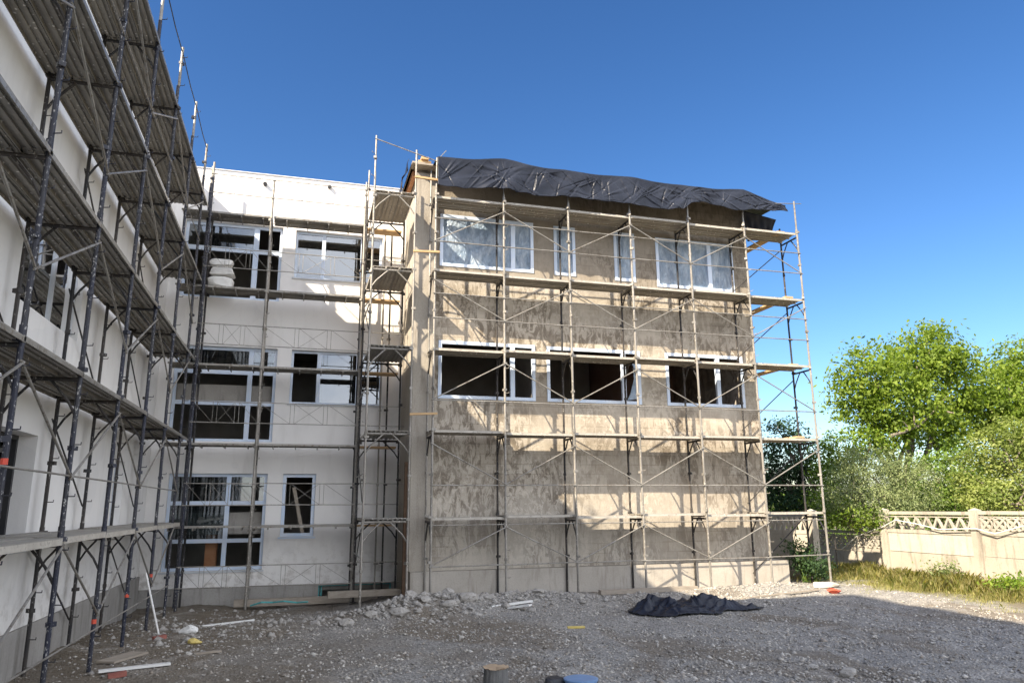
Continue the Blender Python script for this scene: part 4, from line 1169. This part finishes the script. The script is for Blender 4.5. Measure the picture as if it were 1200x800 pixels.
tree('lime_bush', 'low bright green bush peeping over the lowered fence panel', (18.0, 20.9, 0), [(1000, 604, 23.2, 24, 14), (1026, 606, 22.9, 20, 12), (975, 602, 24, 22, 18)], M['lf_lime'], .12, 1100, 'trees behind the fence', 'bush', .06, .5, 13)
tree('mid_bush', 'mid green bush in the dip between the grey bush and the pale layered bush', (23.2, 22.7, 0), [(1100, 560, 28, 40, 34), (1120, 590, 27.5, 40, 24), (1085, 585, 28, 34, 26), (1130, 545, 29, 30, 30)], M['lf_mid'], .14, 1000, 'trees behind the fence', 'bush', .1, .5, 15)
tree('elder_bush', 'pale yellow-green layered bush rising above the cross-pattern fence panel', (22.8, 18.6, 0), [(1175, 525, 25, 40, 34), (1200, 560, 25, 50, 36), (1150, 560, 25.5, 34, 34), (1180, 585, 24.5, 60, 22), (1225, 520, 25, 40, 36)], M['lf_pale'], .12, 1300, 'trees behind the fence', 'bush', .1, .55, 17, up=1.0)
# far hedge closing the view between the trunks
parts = [leaves((x, y, 1.4), (2.6, 2.0, 1.9), 2600, .2, .4, .4, 7, 100 + i) for i, (x, y) in enumerate([(23, 33), (27, 33), (31, 31), (35, 29), (38, 26), (20, 35), (34, 24), (39, 22), (24, 41), (21, 39), (28, 40)])]
t_ = crown_mesh(parts, M['lf_mid'], None, 'far_hedge'); tag(t_, 'dark far hedge glimpsed between the trees behind the fence', 'hedge', kind='stuff')

# dry grass in front of the fence
n = 110000
gx = RNG.uniform(13.2, 17.3, n); gy = RNG.uniform(11.5, 25, n)
edge = 14.2 + .35 * np.sin(gy * 1.9) + .25 * np.sin(gy * 4.3 + 1) - .16 * (gy - 17) + RNG.normal(0, .38, n)
pn = np.array([mnoise.noise(Vector((a * .9, b * .9, 7.1))) + .6 * mnoise.noise(Vector((a * 3, b * 3, 1.1))) for a, b in zip(gx, gy)])
keep = (gx > edge) & (pn + RNG.normal(0, .25, n) > -.12) & ((gy < 19.2) | (gx > 13.2))
gx, gy = gx[keep], gy[keep]; n = len(gx)
cl = np.array([.5 + 1.1 * mnoise.noise(Vector((a * 1.1, b * 1.1, 2.2))) for a, b in zip(gx, gy)]).clip(.05, 1.1)
hgt = np.exp(RNG.normal(math.log(.2), .5, n)).clip(.05, .45) * (.36 + .42 * cl) * np.clip((gx - edge[keep]) * .7 + .25, .2, 1.2)
az = RNG.uniform(0, 2 * np.pi, n); ben = RNG.uniform(.15, .75, n) * hgt
base = np.stack([gx, gy, gh(gx, gy) - .01], -1)
tip = base + np.stack([np.cos(az) * ben, np.sin(az) * ben, hgt], -1)
mid = base + np.stack([np.cos(az) * ben * .35, np.sin(az) * ben * .35, hgt * .6], -1)
sd = np.stack([-np.sin(az), np.cos(az), np.zeros(n)], -1) * RNG.uniform(.0015, .0045, n)[:, None]
V = np.stack([base - sd, base + sd, mid + sd * .8, tip, mid - sd * .8], 1).reshape(-1, 3)
o = np_mesh('dry_grass', V, np.arange(n * 5).reshape(n, 5), M['grass'])
tag(o, 'tall dry yellow-green grass and weeds along the foot of the fence', 'grass', kind='stuff')


def weed(px, py, dp, hgt, mat, label, seed, nst=9):
    p = at(px, py, dp); p.z = gz(p.x, p.y)
    t = thing('weed_plant', p, label, 'plant')
    r = random.Random(seed); mb = MB(); parts = []
    for i in range(nst):
        e = p + Vector((r.uniform(-.35, .35), r.uniform(-.35, .35), hgt * r.uniform(.6, 1)))
        limb(mb, p + Vector((r.uniform(-.1, .1), r.uniform(-.1, .1), 0)), e, .009, .004, .03, 4, i)
        for q in (.45, .7, .95):
            parts.append(leaves(p.lerp(e, q), (.1, .1, .1), 28, .09, .2, .5, 3, seed * 40 + i * 3 + int(q * 10)))
    mb.build('stem', M['lf_mid'], t); crown_mesh(parts, mat, t, 'foliage')


weed(943, 668, 20.2, 1.1, M['lf_dark'], 'dark leafy weed growing in the shade at the corner of the pale base', 1, 14)
weed(958, 675, 20.0, .7, M['lf_dark'], 'low dark weed behind the right outer scaffold pole', 2, 10)
weed(1188, 692, 17.2, .45, M['lf_lime'], 'small fresh green plant at the foot of the cross-pattern fence panel', 3, 10)
weed(1105, 665, 19.6, .55, M['lf_olive'], 'thin grey-green weed standing before the W-pattern fence panel', 4, 4)
